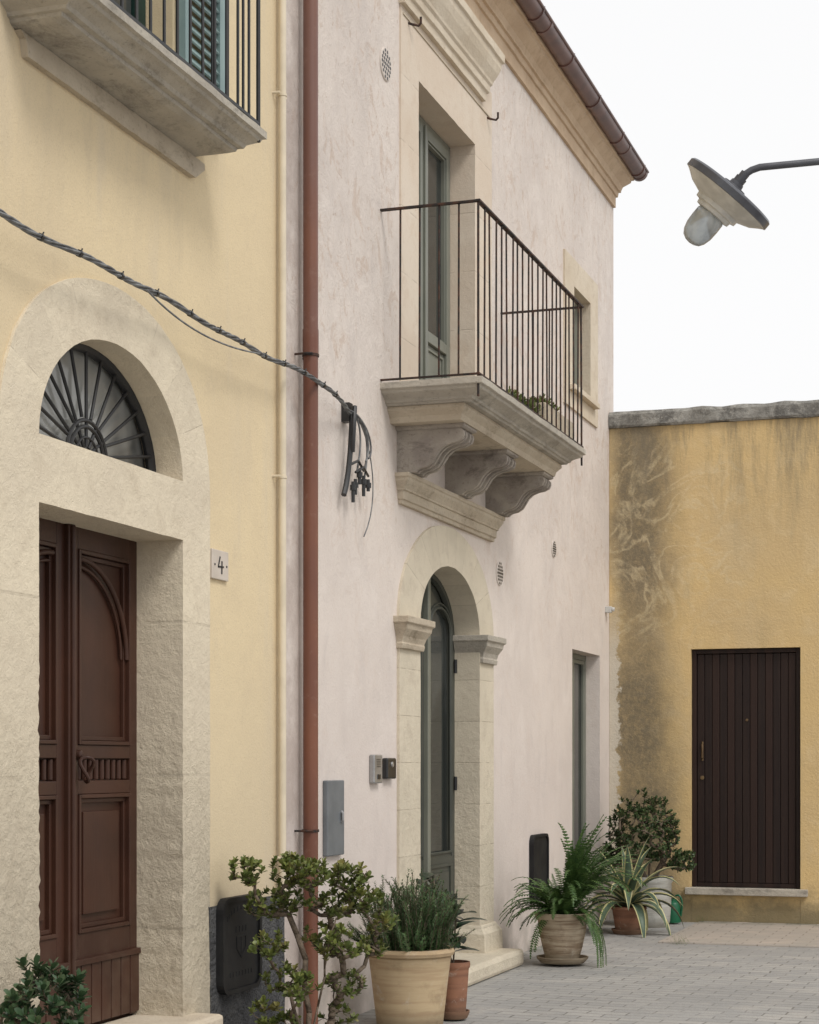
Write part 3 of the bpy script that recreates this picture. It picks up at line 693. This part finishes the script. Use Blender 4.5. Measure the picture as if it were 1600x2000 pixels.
# ================================================================= OCHRE WALL
ow=empty('ochre_wall',(3.4,17.5,0),"stained ochre plastered yard wall with grey coping","wall")
bm=NB(); YW=17.3
dho=[(.785,.0),(.785,2.57),(1.80,2.57),(1.80,.0)]
outer=[(.002,0),(.002,4.69),(7,4.69),(7,0)]+[(1.80,0),(1.80,2.57),(.785,2.57),(.785,0)]
sheet(bm,XZ(YW),outer); strip(bm,XZ(YW),XZ(YW+.12),dho,False)
v=[bm.verts.new(p) for p in ((.002,YW+.4,0),(7,YW+.4,0),(7,YW+.4,4.69),(.002,YW+.4,4.69),(7,YW,0),(7,YW,4.69))]
bm.faces.new(v[:4]); bm.faces.new((v[1],v[4],v[5],v[2]))
mk('wall',bm,OCH,ow)
bm=NB(); n=110
rg=[]
for k in range(n+1):
    x=.004+7.*k/n; j=lambda s,a: a*mn.noise(Vector((x*5.1,s,0)))
    sec=[(17.275+j(1,.01),4.692+j(9,.012)),(17.262+j(2,.012),4.71+j(3,.01)),(17.262+j(4,.01),4.81+j(5,.012)),(17.29+j(6,.012),4.845+j(7,.014)),(17.5,4.86+j(8,.015)),(17.75,4.85),(17.76,4.692)]
    rg.append([bm.verts.new((x,y,z)) for y,z in sec])
for a,b in zip(rg,rg[1:]):
    for k in range(7): bm.faces.new((a[k],a[(k+1)%7],b[(k+1)%7],b[k]))
bm.faces.new(rg[0]); bm.faces.new(rg[-1][::-1])
mk('coping',bm,COP,ow)
bm=NB(); box(bm,.74,1.87,17.22,17.42,.265,.33); mk('threshold',bm,WEA,ow,bevel=.006)
bm=NB(); box(bm,.787,1.798,17.302,17.42,0,.264); mk('door_foot',bm,OCH,ow)
bm=NB()
box(bm,.788,.830,17.345,17.42,.331,2.566); box(bm,1.755,1.797,17.345,17.42,.331,2.566); box(bm,.8305,1.7545,17.345,17.42,2.526,2.566)
kd=mk('plank_door',bm,PLK,ow,label="dark brown vertical plank door with dull brass handle",bevel=.004)
bm=NB()
k=13; w=(1.752-.833)/k
for i in range(k): box(bm,.833+w*i+.002,.833+w*(i+1)-.002,17.362+.0015*(i%2),17.39,.375,2.522)
mk('planks',bm,PLK,kd,bevel=.004)
bm=NB(); box(bm,.8305,1.7545,17.392,17.41,.333,2.524); mk('backing',bm,DARK,kd)
bm=NB(); box(bm,.832,1.753,17.355,17.39,.334,.372); mk('kick_board',bm,PLK,kd,bevel=.003)
bm=NB(); tube(bm,[(.885,17.36,1.68),(.885,17.325,1.67),(.890,17.318,1.61),(.885,17.325,1.55),(.885,17.36,1.54)],.008,8); tube(bm,[(.885,17.358,1.70),(.885,17.358,1.52)],.010,8)
mk('handle',bm,BRASS,kd,smooth=True)
bm=NB(); lathe(bm,[(.02,0),(.018,.008),(0,.009)],(.882,17.361,1.36),14,(0,-1,0)); mk('lock',bm,BRASS,kd)
bm=NB(); lathe(bm,[(.014,0),(.012,.006),(0,.007)],(1.30,17.361,1.90),14,(0,-1,0)); mk('peephole',bm,BRASS,kd)
# ================================================================= CABLE
cb=NB()
YE=10.02
def path(t):
    y=5.0+(YE-5.0)*t; z=3.565+.010*math.sin(t*17)+.006*math.sin(t*41)-.030*max(0,(t-.8)/.2)**2; x=.122+.006*math.sin(t*23)
    if t>.90: x-= (t-.90)*.6
    return Vector((x,y,z))
M=240
for k in range(4):
    pts=[]
    for i in range(M+1):
        t=i/M; a=t*2*math.pi*11+k*math.pi/2+math.sin(t*31)*.8; p=path(t); r=.0072 if k<3 else .0095
        pts.append(p+Vector((math.cos(a)*r,0,math.sin(a)*r)))
    tube(cb,pts,(.0062,.0052,.0062,.004)[k],6)
cab=mk('cable_bundle',cb,CABG,label="twisted grey overhead cable strung along both houses",cat="cable",smooth=True)
for y in (6.02,6.36,6.66,7.03,7.38,7.72,8.02,8.31,8.6,8.86,9.13,9.4,9.62):
    bm=NB(); t=(y-5)/(YE-5); p=path(t); tube(bm,[p+Vector((0,-.009,0)),p+Vector((0,.009,0))],.0155,8); tube(bm,[p+Vector((.008,0,.008)),p+Vector((.012,.004,.020))],.0035,5)
    mk('cable_tie',bm,BLKP,cab)
def cbl(P,r,n=16,m=CABG,name='loose_cable'):
    bm=NB(); tube(bm,bez(P,n),r,6); mk(name,bm,m,cab,smooth=True)
cbl([(.135,7.25,3.56),(.15,7.55,3.47),(.15,7.95,3.46),(.135,8.5,3.545)],.0045)
E=path(1.)
for dy,zl,xo in ((.10,3.10,.06),(.17,3.17,.09),(.26,3.15,.05),(.20,3.07,.07),(.30,3.21,.06)):
    cbl([E-Vector((0,.1,0)),(.08,YE+.05,3.57),(xo,YE+.12+dy*1.1,3.48),(xo,YE+.06+dy,3.32),(xo,YE+dy,zl+.1)],.0062)
cbl([E,(.06,YE+.15,3.56),(.05,YE+.42,3.4),(.05,YE+.55,3.1),(.05,YE+.25,2.84)],.004)
bm=NB()
box(bm,0,.05,YE-.0,YE+.06,3.48,3.59)
tube(bm,bez([(.06,YE+.02,3.52),(.055,YE+.02,3.35),(.055,YE-.02,3.15),(.05,YE-.09,3.04)]),.017,8)
tube(bm,bez([(.07,YE+.04,3.57),(.09,YE-.03,3.44),(.07,YE-.0,3.30)]),.014,8)
for a,b,c in ((YE+.05,3.15,3.06),(YE+.19,3.19,3.07),(YE+.27,3.18,3.11),(YE+.01,3.13,3.01),(YE+.12,3.22,3.13)):
    tube(bm,[(.07,a,b),(.07,a,c)],.011,8); tube(bm,[(.07,a,b-.02),(.07,a,b-.05)],.019,8)
tube(bm,[(.07,YE+.05,3.19),(.09,YE+.13,3.23),(.07,YE+.27,3.20)],.008,6); tube(bm,[(.06,YE-.03,3.22),(.08,YE+.07,3.26),(.07,YE+.19,3.22)],.008,6)
mk('cable_connector',bm,BLKP,cab,smooth=True)
# ================================================================= STREET LAMP
C=Vector((2.546,8.03,3.975)); ax=Vector((-.655,.04,-.72)).normalized()
sl=empty('street_lamp',(4.35,8.63,0),"enamel dish street lamp with ribbed glass dome on curved arm","street lamp")
bm=NB(); rd=.218
lathe(bm,[(0,-.055),(.030,-.055),(.033,-.038),(.055,-.036),(.06,-.024),(.12,-.020),(.19,-.018),(rd-.004,-.014),(rd+.004,-.006),(rd+.004,.022),(rd-.003,.024)],C,56,ax)
mk('lamp_shade_top',bm,LTOP,sl,smooth=True)
bm=NB(); lathe(bm,[(rd-.003,.0242),(rd-.02,.034),(.165,.056),(.120,.072),(.108,.076),(.106,.094),(.088,.098),(.085,.114),(.070,.117),(0,.117)],C,56,ax); mk('lamp_shade',bm,WHT,sl,smooth=True)
bm=NB(); lathe(bm,[(.062,.116),(.068,.124),(.069,.16),(.067,.20),(.058,.232),(.044,.252),(.022,.263),(0,.266)],C,48,ax,0,.04); mk('glass_dome',bm,FROST,sl,smooth='all')
bm=NB()
rv=Vector((.94868,.31623,0)); S=C-ax*.045
A=[S,S-ax*.05,S-ax*.075+rv*.015,S-ax*.09+rv*.04,S-ax*.09+rv*.08+Vector((0,0,.004)),S-ax*.09+rv*.35+Vector((0,0,.03)),Vector((4.35,8.63,S.z+.20))]
tube(bm,A,.0155,12); tube(bm,[S,S-ax*.035],.026,12); tube(bm,[S-ax*.035,S-ax*.06],.021,12)
P1=Vector((4.35,8.63,0))
tube(bm,bez([P1+Vector((0,0,3.75)),(3.9,8.5,3.72),(3.45,8.36,3.78),(3.12,8.26,3.90),(2.99,8.2,4.0)]),.010,8)
mk('lamp_arm',bm,LTOP,sl,smooth=True)
bm=NB(); tube(bm,[P1,P1+Vector((0,0,.3)),P1+Vector((0,0,.32)),P1+Vector((0,0,4.4))],.05,16,True,[.07,.07,.045,.04]); mk('lamp_post',bm,LTOP,sl,smooth=True)
# ================================================================= PLANTS
def lf(bm,p,d,n,L,W,st=((0,.25),(.35,.8),(.68,1.),(.9,.65),(1.,.12)),cup=.15,bend=0.,mi=0):
    d=d.normalized(); s=d.cross(n)
    if s.length<1e-4: s=d.orthogonal()
    s.normalize(); n=s.cross(d).normalized(); rows=[]
    for t,w in st:
        c=p+d*(L*t)+n*(bend*L*t*t); hw=W*.5*w
        rows.append([bm.verts.new(c-s*hw+n*hw*cup*2),bm.verts.new(c),bm.verts.new(c+s*hw+n*hw*cup*2)])
    for a,b in zip(rows,rows[1:]):
        for k in range(2): bm.faces.new((a[k],a[k+1],b[k+1],b[k])).material_index=mi
def rv3(r=R):
    while True:
        v=Vector((r.uniform(-1,1),r.uniform(-1,1),r.uniform(-1,1)))
        if .05<v.length<1: return v
def rosette(bm,p,d,n,L,W,r=R):
    d=d.normalized(); u=d.orthogonal().normalized(); w=d.cross(u)
    for i in range(n):
        a=i*2.4+r.uniform(-.3,.3); tl=math.radians(25+60*(i/n)+r.uniform(-10,10)); o=u*math.cos(a)+w*math.sin(a)
        q=p-d*(.6*L*i/n)
        dd=d*math.cos(tl)+o*math.sin(tl); lf(bm,q,dd,d,L*r.uniform(.75,1.1),W*r.uniform(.8,1.1))
def shrub(base,trunks,tips,rmin=.004,expo=.46,wig=.25,r=R):
    nodes=[]; par=[]
    for tr in trunks:
        pr=-1
        for p in tr:
            nodes.append(Vector(p)); par.append(pr); pr=len(nodes)-1
    b=Vector(base); tips=sorted(tips,key=lambda t:(t-b).length); ends=[]
    for t in tips:
        best=min(range(len(nodes)),key=lambda i:(nodes[i]-t).length+.35*max(0,nodes[i].z-t.z+.03))
        a=nodes[best]; L=(t-a).length; k=max(2,int(L/.05)); pr=best
        off=rv3(r)*wig*L
        for j in range(1,k+1):
            q=a.lerp(t,j/k)+off*math.sin(math.pi*j/k)
            if j<k: q+=rv3(r)*.008; q.z-=.05*L*math.sin(math.pi*j/k)
            nodes.append(q); par.append(pr); pr=len(nodes)-1
        ends.append(pr)
    cnt=[0]*len(nodes)
    for e in ends:
        i=e
        while i>=0: cnt[i]+=1; i=par[i]
    bm=NB()
    for i,p in enumerate(par):
        if p>=0 and cnt[i]>0:
            tube(bm,[nodes[p],nodes[i]],0,7,True,[rmin*max(1,cnt[p] if par[p]>=0 else cnt[i])**expo,rmin*cnt[i]**expo])
    return bm,nodes,par,ends
def potprof(r,h,lip=.02,rb=.72):
    return [(0,.0),(r*rb,0),(r*(rb+.06),h*.12),(r*.9,h*.6),(r*.96,h*.86),(r*.97,h*.88),(r*1.03,h*.9),(r*1.05,h*.95),(r*1.03,h),(r*.94,h),(r*.91,h*.9)]
def pot(par,loc,r,h,mat,saucer=False,prof=None,seg=40):
    x,y,z=loc; bm=NB(); lathe(bm,prof or potprof(r,h),loc,seg); mk('pot',bm,mat,par,smooth=True)
    bm=NB(); lathe(bm,[(r*.94,h*.88),(r*.5,h*.91),(0,h*.9)],loc,24); mk('soil',bm,SOIL,par)
    if saucer:
        bm=NB(); lathe(bm,[(0,.0),(r*.85,0),(r*1.0,.03),(r*1.02,.045),(r*.96,.045),(r*.9,.02),(r*.7,.012)],(x,y,z-.0),32); mk('saucer',bm,mat,par,smooth=True)
def clump_tips(cl,r):
    o=[]
    for cx,cy,cz,rad,n in cl:
        for i in range(n):
            v=rv3(r); v=v.normalized()*(v.length**.5); o.append(Vector((cx,cy,cz))+Vector((v.x,v.y,v.z*.7))*rad)
    return o
# big jade tree in front of the pipe
r=random.Random(11); b=Vector((.44,8.38,.0))
P=empty('potted_jade_tree',b,"gnarled jade tree in low pot in front of the drainpipe","potted plant")
pot(P,b,.19,.19,TERR2)
cl=[(-.27,-.02,.97,.09,26),(-.12,.05,.97,.11,40),(.04,-.04,.97,.11,38),(.17,.03,.94,.10,36),(.26,0,.83,.10,30),(.32,.02,.72,.08,20),(-.22,.05,.80,.11,30),(-.06,.02,.84,.11,30),(.10,.05,.80,.11,32),(-.15,-.05,.62,.10,24),(.19,-.04,.62,.12,34),(.03,.07,.64,.10,22),(-.14,.03,.44,.10,24),(.04,-.09,.42,.09,18),(.15,.03,.42,.10,22),(-.18,-.02,.28,.09,20),(-.10,.0,.22,.08,10),(.11,.05,.25,.09,16),(.27,.04,.60,.07,10)]
tips=clump_tips([(b.x+c[0]*1.0,b.y+c[1]*2+c[0]*.33,c[2],c[3],c[4]) for c in cl],r)
bt=b+Vector((0,0,.16))
tr=[[bt,bt+Vector((.01,.0,.12)),bt+Vector((-.02,.01,.24)),bt+Vector((-.01,0,.38)),bt+Vector((-.06,.01,.50)),bt+Vector((-.10,0,.60))],[bt+Vector((.02,0,0)),bt+Vector((.05,.01,.15)),bt+Vector((.09,.0,.30)),bt+Vector((.08,.02,.45)),bt+Vector((.14,0,.55))],[bt+Vector((-.02,0,0)),bt+Vector((-.06,-.02,.12)),bt+Vector((-.10,0,.26)),bt+Vector((-.14,0,.38))]]
bm,nodes,par,ends=shrub(b,tr,tips,.0021,.40,.18,r); mk('trunk',bm,BARK,P,smooth='all')
bm=NB()
for e in ends:
    d=(nodes[e]-nodes[par[e]]).normalized()*.6+Vector((0,0,.6))+rv3(r)*.5
    rosette(bm,nodes[e],d,8,.034,.023,r)
mk('foliage',bm,L_JADE,P,smooth='all',recalc=False)
# dark jade, bottom corner
r=random.Random(5); b=Vector((.27,6.14,.0)); P=empty('potted_succulent',b,"dark green leafy succulent in pot beside the brown door","potted plant")
pot(P,b,.15,.36,TERR2)
tips=[]
while len(tips)<110:
    v=rv3(r); k=1+.3*mn.noise(v*2+Vector((1,2,3))); p=b+Vector((v.x*.15*k,v.y*.22*k,.56+v.z*.20*k))
    if v.length>.5: tips.append(p)
bm,nodes,par,ends=shrub(b,[[b+Vector((0,0,.32)),b+Vector((0,0,.45)),b+Vector((.01,0,.55))]],tips,.0032,.4,.2,r); mk('trunk',bm,BARK,P)
bm=NB()
for e in ends: rosette(bm,nodes[e],(nodes[e]-b-Vector((0,0,.45))).normalized()+Vector((0,0,.5))+rv3(r)*.3,8,.045,.028,r)
mk('foliage',bm,L_DARK,P,smooth='all',recalc=False)
# round jade bush by ochre wall
r=random.Random(21); b=Vector((.50,16.72,.0)); P=empty('potted_shrub',b,"dense round jade bush in grey stone pot by the ochre wall","potted plant")
pot(P,b,.20,.46,GPOT,False,[(0,0),(.17,0),(.19,.05),(.20,.2),(.205,.40),(.22,.42),(.22,.46),(.19,.46),(.18,.4)])
tips=[]
while len(tips)<330:
    v=rv3(r); k=1+.28*mn.noise(v*2.3+Vector((3,1,2)))
    p=b+Vector((v.x*.33*k+(-.05),v.y*.33*k,.86+v.z*.36*k))
    if v.length>.62 and not (v.z<-.75): tips.append(p)
for q in range(60):
    v=rv3(r); tips.append(b+Vector((.30,-.05,.62))+Vector((v.x*.15,v.y*.12,v.z*.10)))
for q in range(60):
    v=rv3(r); tips.append(b+Vector((-.32,-.1,.64))+Vector((v.x*.15,v.y*.12,v.z*.10)))
bm,nodes,par,ends=shrub(b,[[b+Vector((0,0,.40)),b+Vector((0,0,.52)),b+Vector((.01,0,.64)),b+Vector((0,0,.8))],[b+Vector((.03,0,.42)),b+Vector((.12,0,.58)),b+Vector((.2,0,.7))],[b+Vector((-.03,0,.42)),b+Vector((-.1,0,.58)),b+Vector((-.18,0,.7))]],tips,.003,.4,.15,r); mk('trunk',bm,BARK,P)
bm=NB()
for e in ends: rosette(bm,nodes[e],(nodes[e]-b-Vector((0,0,.7))).normalized()+Vector((0,0,.5))+rv3(r)*.4,6,.042,.028,r)
mk('foliage',bm,L_BUSH,P,smooth='all',recalc=False)
# rosemary
r=random.Random(3); b=Vector((.44,9.96,.0)); P=empty('potted_rosemary',b,"rosemary bush in a large pale terracotta pot","potted plant")
pot(P,b,.245,.45,TERR,False,[(0,0),(.185,0),(.19,.02),(.205,.15),(.222,.30),(.235,.395),(.238,.40),(.232,.405),(.25,.412),(.257,.43),(.25,.448),(.228,.45),(.222,.40)])
bm=NB(); bs=NB()
for s in range(270):
    a=r.uniform(0,2*math.pi); rr=.20*math.sqrt(r.random()); p=b+Vector((rr*math.cos(a),rr*math.sin(a),.40))
    L=r.uniform(.26,.52)*(1-.25*(rr/.19)**2); d=Vector((math.cos(a)*rr*1.3,math.sin(a)*rr*1.3,1))+rv3(r)*.18
    if s<40: d=Vector((math.cos(a)*.7,math.sin(a)*.7,.7)); L=r.uniform(.14,.26)
    if 40<=s<54: d=Vector((-.8+r.uniform(-.2,.2),-.3,.4)); L=r.uniform(.18,.28); p=b+Vector((-.14,-.04,.42))
    d.normalize(); pts=[p]; n=int(L/.010); cur=d.copy(); bend=rv3(r)*.03+Vector((0,0,.010))
    for i in range(n):
        cur=(cur+bend*.6).normalized(); q=pts[-1]+cur*.010; pts.append(q)
        if i<2: continue
        for k in range(5):
            o=rv3(r); o=(o-cur*o.dot(cur)).normalized(); dd=(cur*.7+o).normalized(); sd=dd.cross(cur)
            if sd.length<1e-3: continue
            sd=sd.normalized()*.0021; LL=r.uniform(.018,.029)*(1 if i<n-5 else .6)
            v=[bm.verts.new(x) for x in (q-sd,q+sd,q+dd*LL+sd*.4,q+dd*LL-sd*.4)]; bm.faces.new(v)
    tube(bs,pts[::4] if len(pts)>8 else pts,.0022,4)
mk('stems',bs,BARK,P); mk('foliage',bm,L_ROS,P,recalc=False)
# rubber plant in slender pot
r=random.Random(9); b=Vector((.60,10.28,.0)); P=empty('potted_rubber_plant',b,"dark broad-leaved plant in slim red terracotta pot beside rosemary","potted plant")
pot(P,b+Vector((0,0,.012)),.095,.33,TERR2,True)
bm=NB(); bs=NB()
for (dx,dy,zt) in ((.02,0,.64),(-.14,.05,.82),(-.2,.1,.80)):
    pts=bez([b+Vector((0,0,.3)),b+Vector((dx*.4,dy*.4,.5)),b+Vector((dx,dy,zt))],8); tube(bs,pts,.006,6)
    for i,q in enumerate(pts[2:]):
        for k in range(2):
            a=i*2.4+k*3.0; d=Vector((math.cos(a),math.sin(a),r.uniform(-.1,.9))); lf(bm,q,d,Vector((0,0,1)),r.uniform(.13,.19),.085,((0,.15),(.15,.6),(.35,.95),(.55,1),(.8,.7),(.93,.35),(1,.03)),.12,-.3)
mk('stems',bs,BARK,P); mk('foliage',bm,L_RUB,P,smooth='all',recalc=False)
# fern
def frond(bm,bs,p,az,el,L,droop,w,r,n=26):
    d=Vector((math.cos(az)*math.cos(el),math.sin(az)*math.cos(el),math.sin(el))); pts=[p.copy()]; cur=d.copy(); st=L/n
    side=Vector((-math.sin(az),math.cos(az),0))
    for i in range(n):
        t=i/n; cur=(cur+Vector((0,0,-droop*st*(1+2*t)))+side*r.uniform(-.05,.05)).normalized(); q=pts[-1]+cur*st; pts.append(q)
        if i<3: continue
        ww=w*math.sin(math.pi*min(1,(t*.82+.16)))**.8*r.uniform(.85,1.1)
        up=side.cross(cur).normalized()
        for sg in (-1,1):
            dd=(side*sg+cur*.45+up*r.uniform(-.25,.25)-Vector((0,0,.2))).normalized(); h=cur*(st*.36)
            m=q+dd*ww*.6; e=q+dd*ww
            v=[bm.verts.new(x) for x in (q-h,q+h,m+h*.8,e,m-h*.8)]; bm.faces.new(v)
    tube(bs,pts[::3]+[pts[-1]],.0025,4)
r=random.Random(14); b=Vector((.51,13.33,.0)); P=empty('potted_fern',b,"sprawling green fern in banded clay pot with saucer","potted plant")
pot(P,b+Vector((0,0,.02)),.19,.37,TERR3,True,[(0,0),(.115,0),(.125,.03),(.15,.12),(.175,.24),(.182,.31),(.188,.32),(.2,.325),(.205,.35),(.198,.37),(.175,.37),(.17,.33)])
bm=NB(); bs=NB(); c=b+Vector((0,0,.37))
for i in range(120):
    a=r.uniform(0,2*math.pi); frond(bm,bs,c+Vector((math.cos(a),math.sin(a),0))*.09*r.random(),a,math.radians(r.uniform(15,80)),r.uniform(.26,.50),r.uniform(1.2,3.8),r.uniform(.028,.045),r)
for i in range(95):
    a=r.uniform(-1.5,1.5); frond(bm,bs,c+Vector((.05,.02,0)),a,math.radians(r.uniform(55,88)),r.uniform(.45,.80),r.uniform(.6,1.8),.038,r)
for i in range(10):
    a=r.uniform(-.6,.5); frond(bm,bs,c+Vector((.14,.0,-.02)),a,math.radians(5),r.uniform(.3,.55),6.,.022,r,34)
for i in range(8):
    frond(bm,bs,c,math.radians(175+9*i),math.radians(30+4*i),.54,1.8,.042,r)
mk('stems',bs,L_FERN,P); mk('foliage',bm,L_FERN,P,recalc=False)
# agave
r=random.Random(8); b=Vector((.47,15.95,.0)); P=empty('potted_agave',b,"variegated agave with cream-edged leaves in red terracotta pot","potted plant")
pot(P,b,.15,.24,TERR2,True)
bm=NB()
for i in range(36):
    a=i*2.399; el=math.radians(82-62*(i/36)**.9+r.uniform(-6,6)); L=r.uniform(.54,.68); W=.10
    d=Vector((math.cos(a)*math.cos(el),math.sin(a)*math.cos(el),math.sin(el))); side=Vector((-math.sin(a),math.cos(a),0)); p=b+Vector((0,0,.23)); cur=d; n=12; dr=r.uniform(1.8,4.0)*(.45+i/36); rows=[]
    for j in range(n+1):
        t=j/n; w=W*.5*(.55+.9*t if t<.4 else .91*(1-((t-.4)/.6)**1.8))+.001; up=side.cross(cur)*-1
        if up.z<0: up=-up
        rows.append([bm.verts.new(p+side*w*k+up*abs(k)*w*.45) for k in (-1,-.70,0,.70,1)])
        cur=(cur+Vector((0,0,-dr*L/n*(.5+t*1.6)))).normalized(); p=p+cur*L/n
    for A_,B_ in zip(rows,rows[1:]):
        for k in range(4): bm.faces.new((A_[k],A_[k+1],B_[k+1],B_[k])).material_index=(1 if k in (0,3) else 0)
mk('foliage',bm,[L_AG,L_AGY],P,smooth='all',recalc=False)
# watering can
b=Vector((.655,17.06,.014)); P=empty('watering_can',b,"small green plastic watering can against the ochre wall","watering can")
bm=NB(); lathe(bm,[(0,0),(.075,0),(.08,.02),(.075,.17),(.065,.19),(.045,.2),(.045,.22),(.04,.22),(.04,.19)],b,24); mk('tank',bm,CANG,P,smooth=True)
bm=NB(); tube(bm,bez([b+Vector((.0,.0,.21)),b+Vector((.05,-.03,.30)),b+Vector((.12,-.03,.26)),b+Vector((.078,-.01,.06))]),.009,8); mk('handle',bm,CANG,P,smooth=True)
bm=NB(); tube(bm,[b+Vector((-.06,-.03,.05)),b+Vector((-.16,-.05,.2)),b+Vector((-.2,-.06,.25))],.012,10,True,[.018,.012,.02]); mk('spout',bm,CANG,P,smooth=True)
# balcony planter
r=random.Random(31); b=Vector((.45,13.12,3.845)); P=empty('balcony_planter',b,"clay trough planter with low succulents on the balcony","planter")
bm=NB(); box(bm,.38,.58,12.55,13.38,3.8405,4.03); mk('trough',bm,UND,P,bevel=.01)
bm=NB()
for i in range(170):
    p=Vector((r.uniform(.40,.57),r.uniform(11.75,13.0),4.02+r.uniform(0,.05)))
    if p.y<12.55: p.z-=.10
    rosette(bm,p,Vector((r.uniform(-.5,.5),r.uniform(-.5,.5),1)),6,.035,.018,r)
mk('foliage',bm,L_JADE,P,smooth='all',recalc=False)
# weeds
bm=NB(); r=random.Random(2)
for cx,cy,n in ((1.05,15.17,26),(.05,14.3,18),(.06,13.6,14),(.9,17.25,16),(.06,15.6,18)):
    for i in range(n):
        p=Vector((cx+r.gauss(0,.03),cy+r.gauss(0,.05),.0)); d=Vector((r.uniform(-.5,.5),r.uniform(-.5,.5),1)); lf(bm,p,d,Vector((1,0,0)),r.uniform(.04,.11),.006,((0,1),(.5,.8),(1,.1)),.1,-.2)
mk('weeds',bm,L_FERN,label="small green weeds growing from paving joints",cat="weeds",kind='stuff',recalc=False)
# ================================================================= LIGHT
w=bpy.data.worlds.new("World"); scene.world=w; w.use_nodes=True
nt=w.node_tree; bg=[n for n in nt.nodes if n.type=='BACKGROUND'][0]
sky=nt.nodes.new('ShaderNodeTexSky'); sky.sky_type='NISHITA'; sky.sun_disc=False
EL,AZ=math.radians(50),math.radians(122)
sky.sun_elevation=EL; sky.sun_rotation=AZ; sky.dust_density=4; sky.air_density=1.2
hs=nt.nodes.new('ShaderNodeHueSaturation'); hs.inputs['Saturation'].default_value=.05; nt.links.new(sky.outputs[0],hs.inputs['Color'])
mx=nt.nodes.new('ShaderNodeMix'); mx.data_type='RGBA'; mx.inputs[0].default_value=.80
nt.links.new(hs.outputs[0],mx.inputs[6]); mx.inputs[7].default_value=(11.3,11.3,11.35,1); nt.links.new(mx.outputs[2],bg.inputs[0]); bg.inputs[1].default_value=.100
s=bpy.data.lights.new('sun','SUN'); s.energy=1.5; s.angle=math.radians(18); s.color=(1,.965,.92)
so_=bpy.data.objects.new('sun',s); COL.objects.link(so_)
sd=Vector((math.sin(AZ)*math.cos(EL),math.cos(AZ)*math.cos(EL),math.sin(EL)))
so_.rotation_euler=sd.to_track_quat('Z','Y').to_euler()
# camera
cd=bpy.data.cameras.new('camera'); cam=bpy.data.objects.new('camera',cd); COL.objects.link(cam); scene.camera=cam
cd.sensor_fit='HORIZONTAL'; cd.sensor_width=36; cd.lens=81; cd.shift_y=.30625; cd.clip_end=1000; cd.clip_start=.05
cam.location=(3.758,0,1.5); cam.rotation_euler=(math.radians(90),0,math.atan(1/3))
scene.view_settings.view_transform='Standard'
try: scene.view_settings.look='None'
except Exception: pass
scene.view_settings.exposure=0
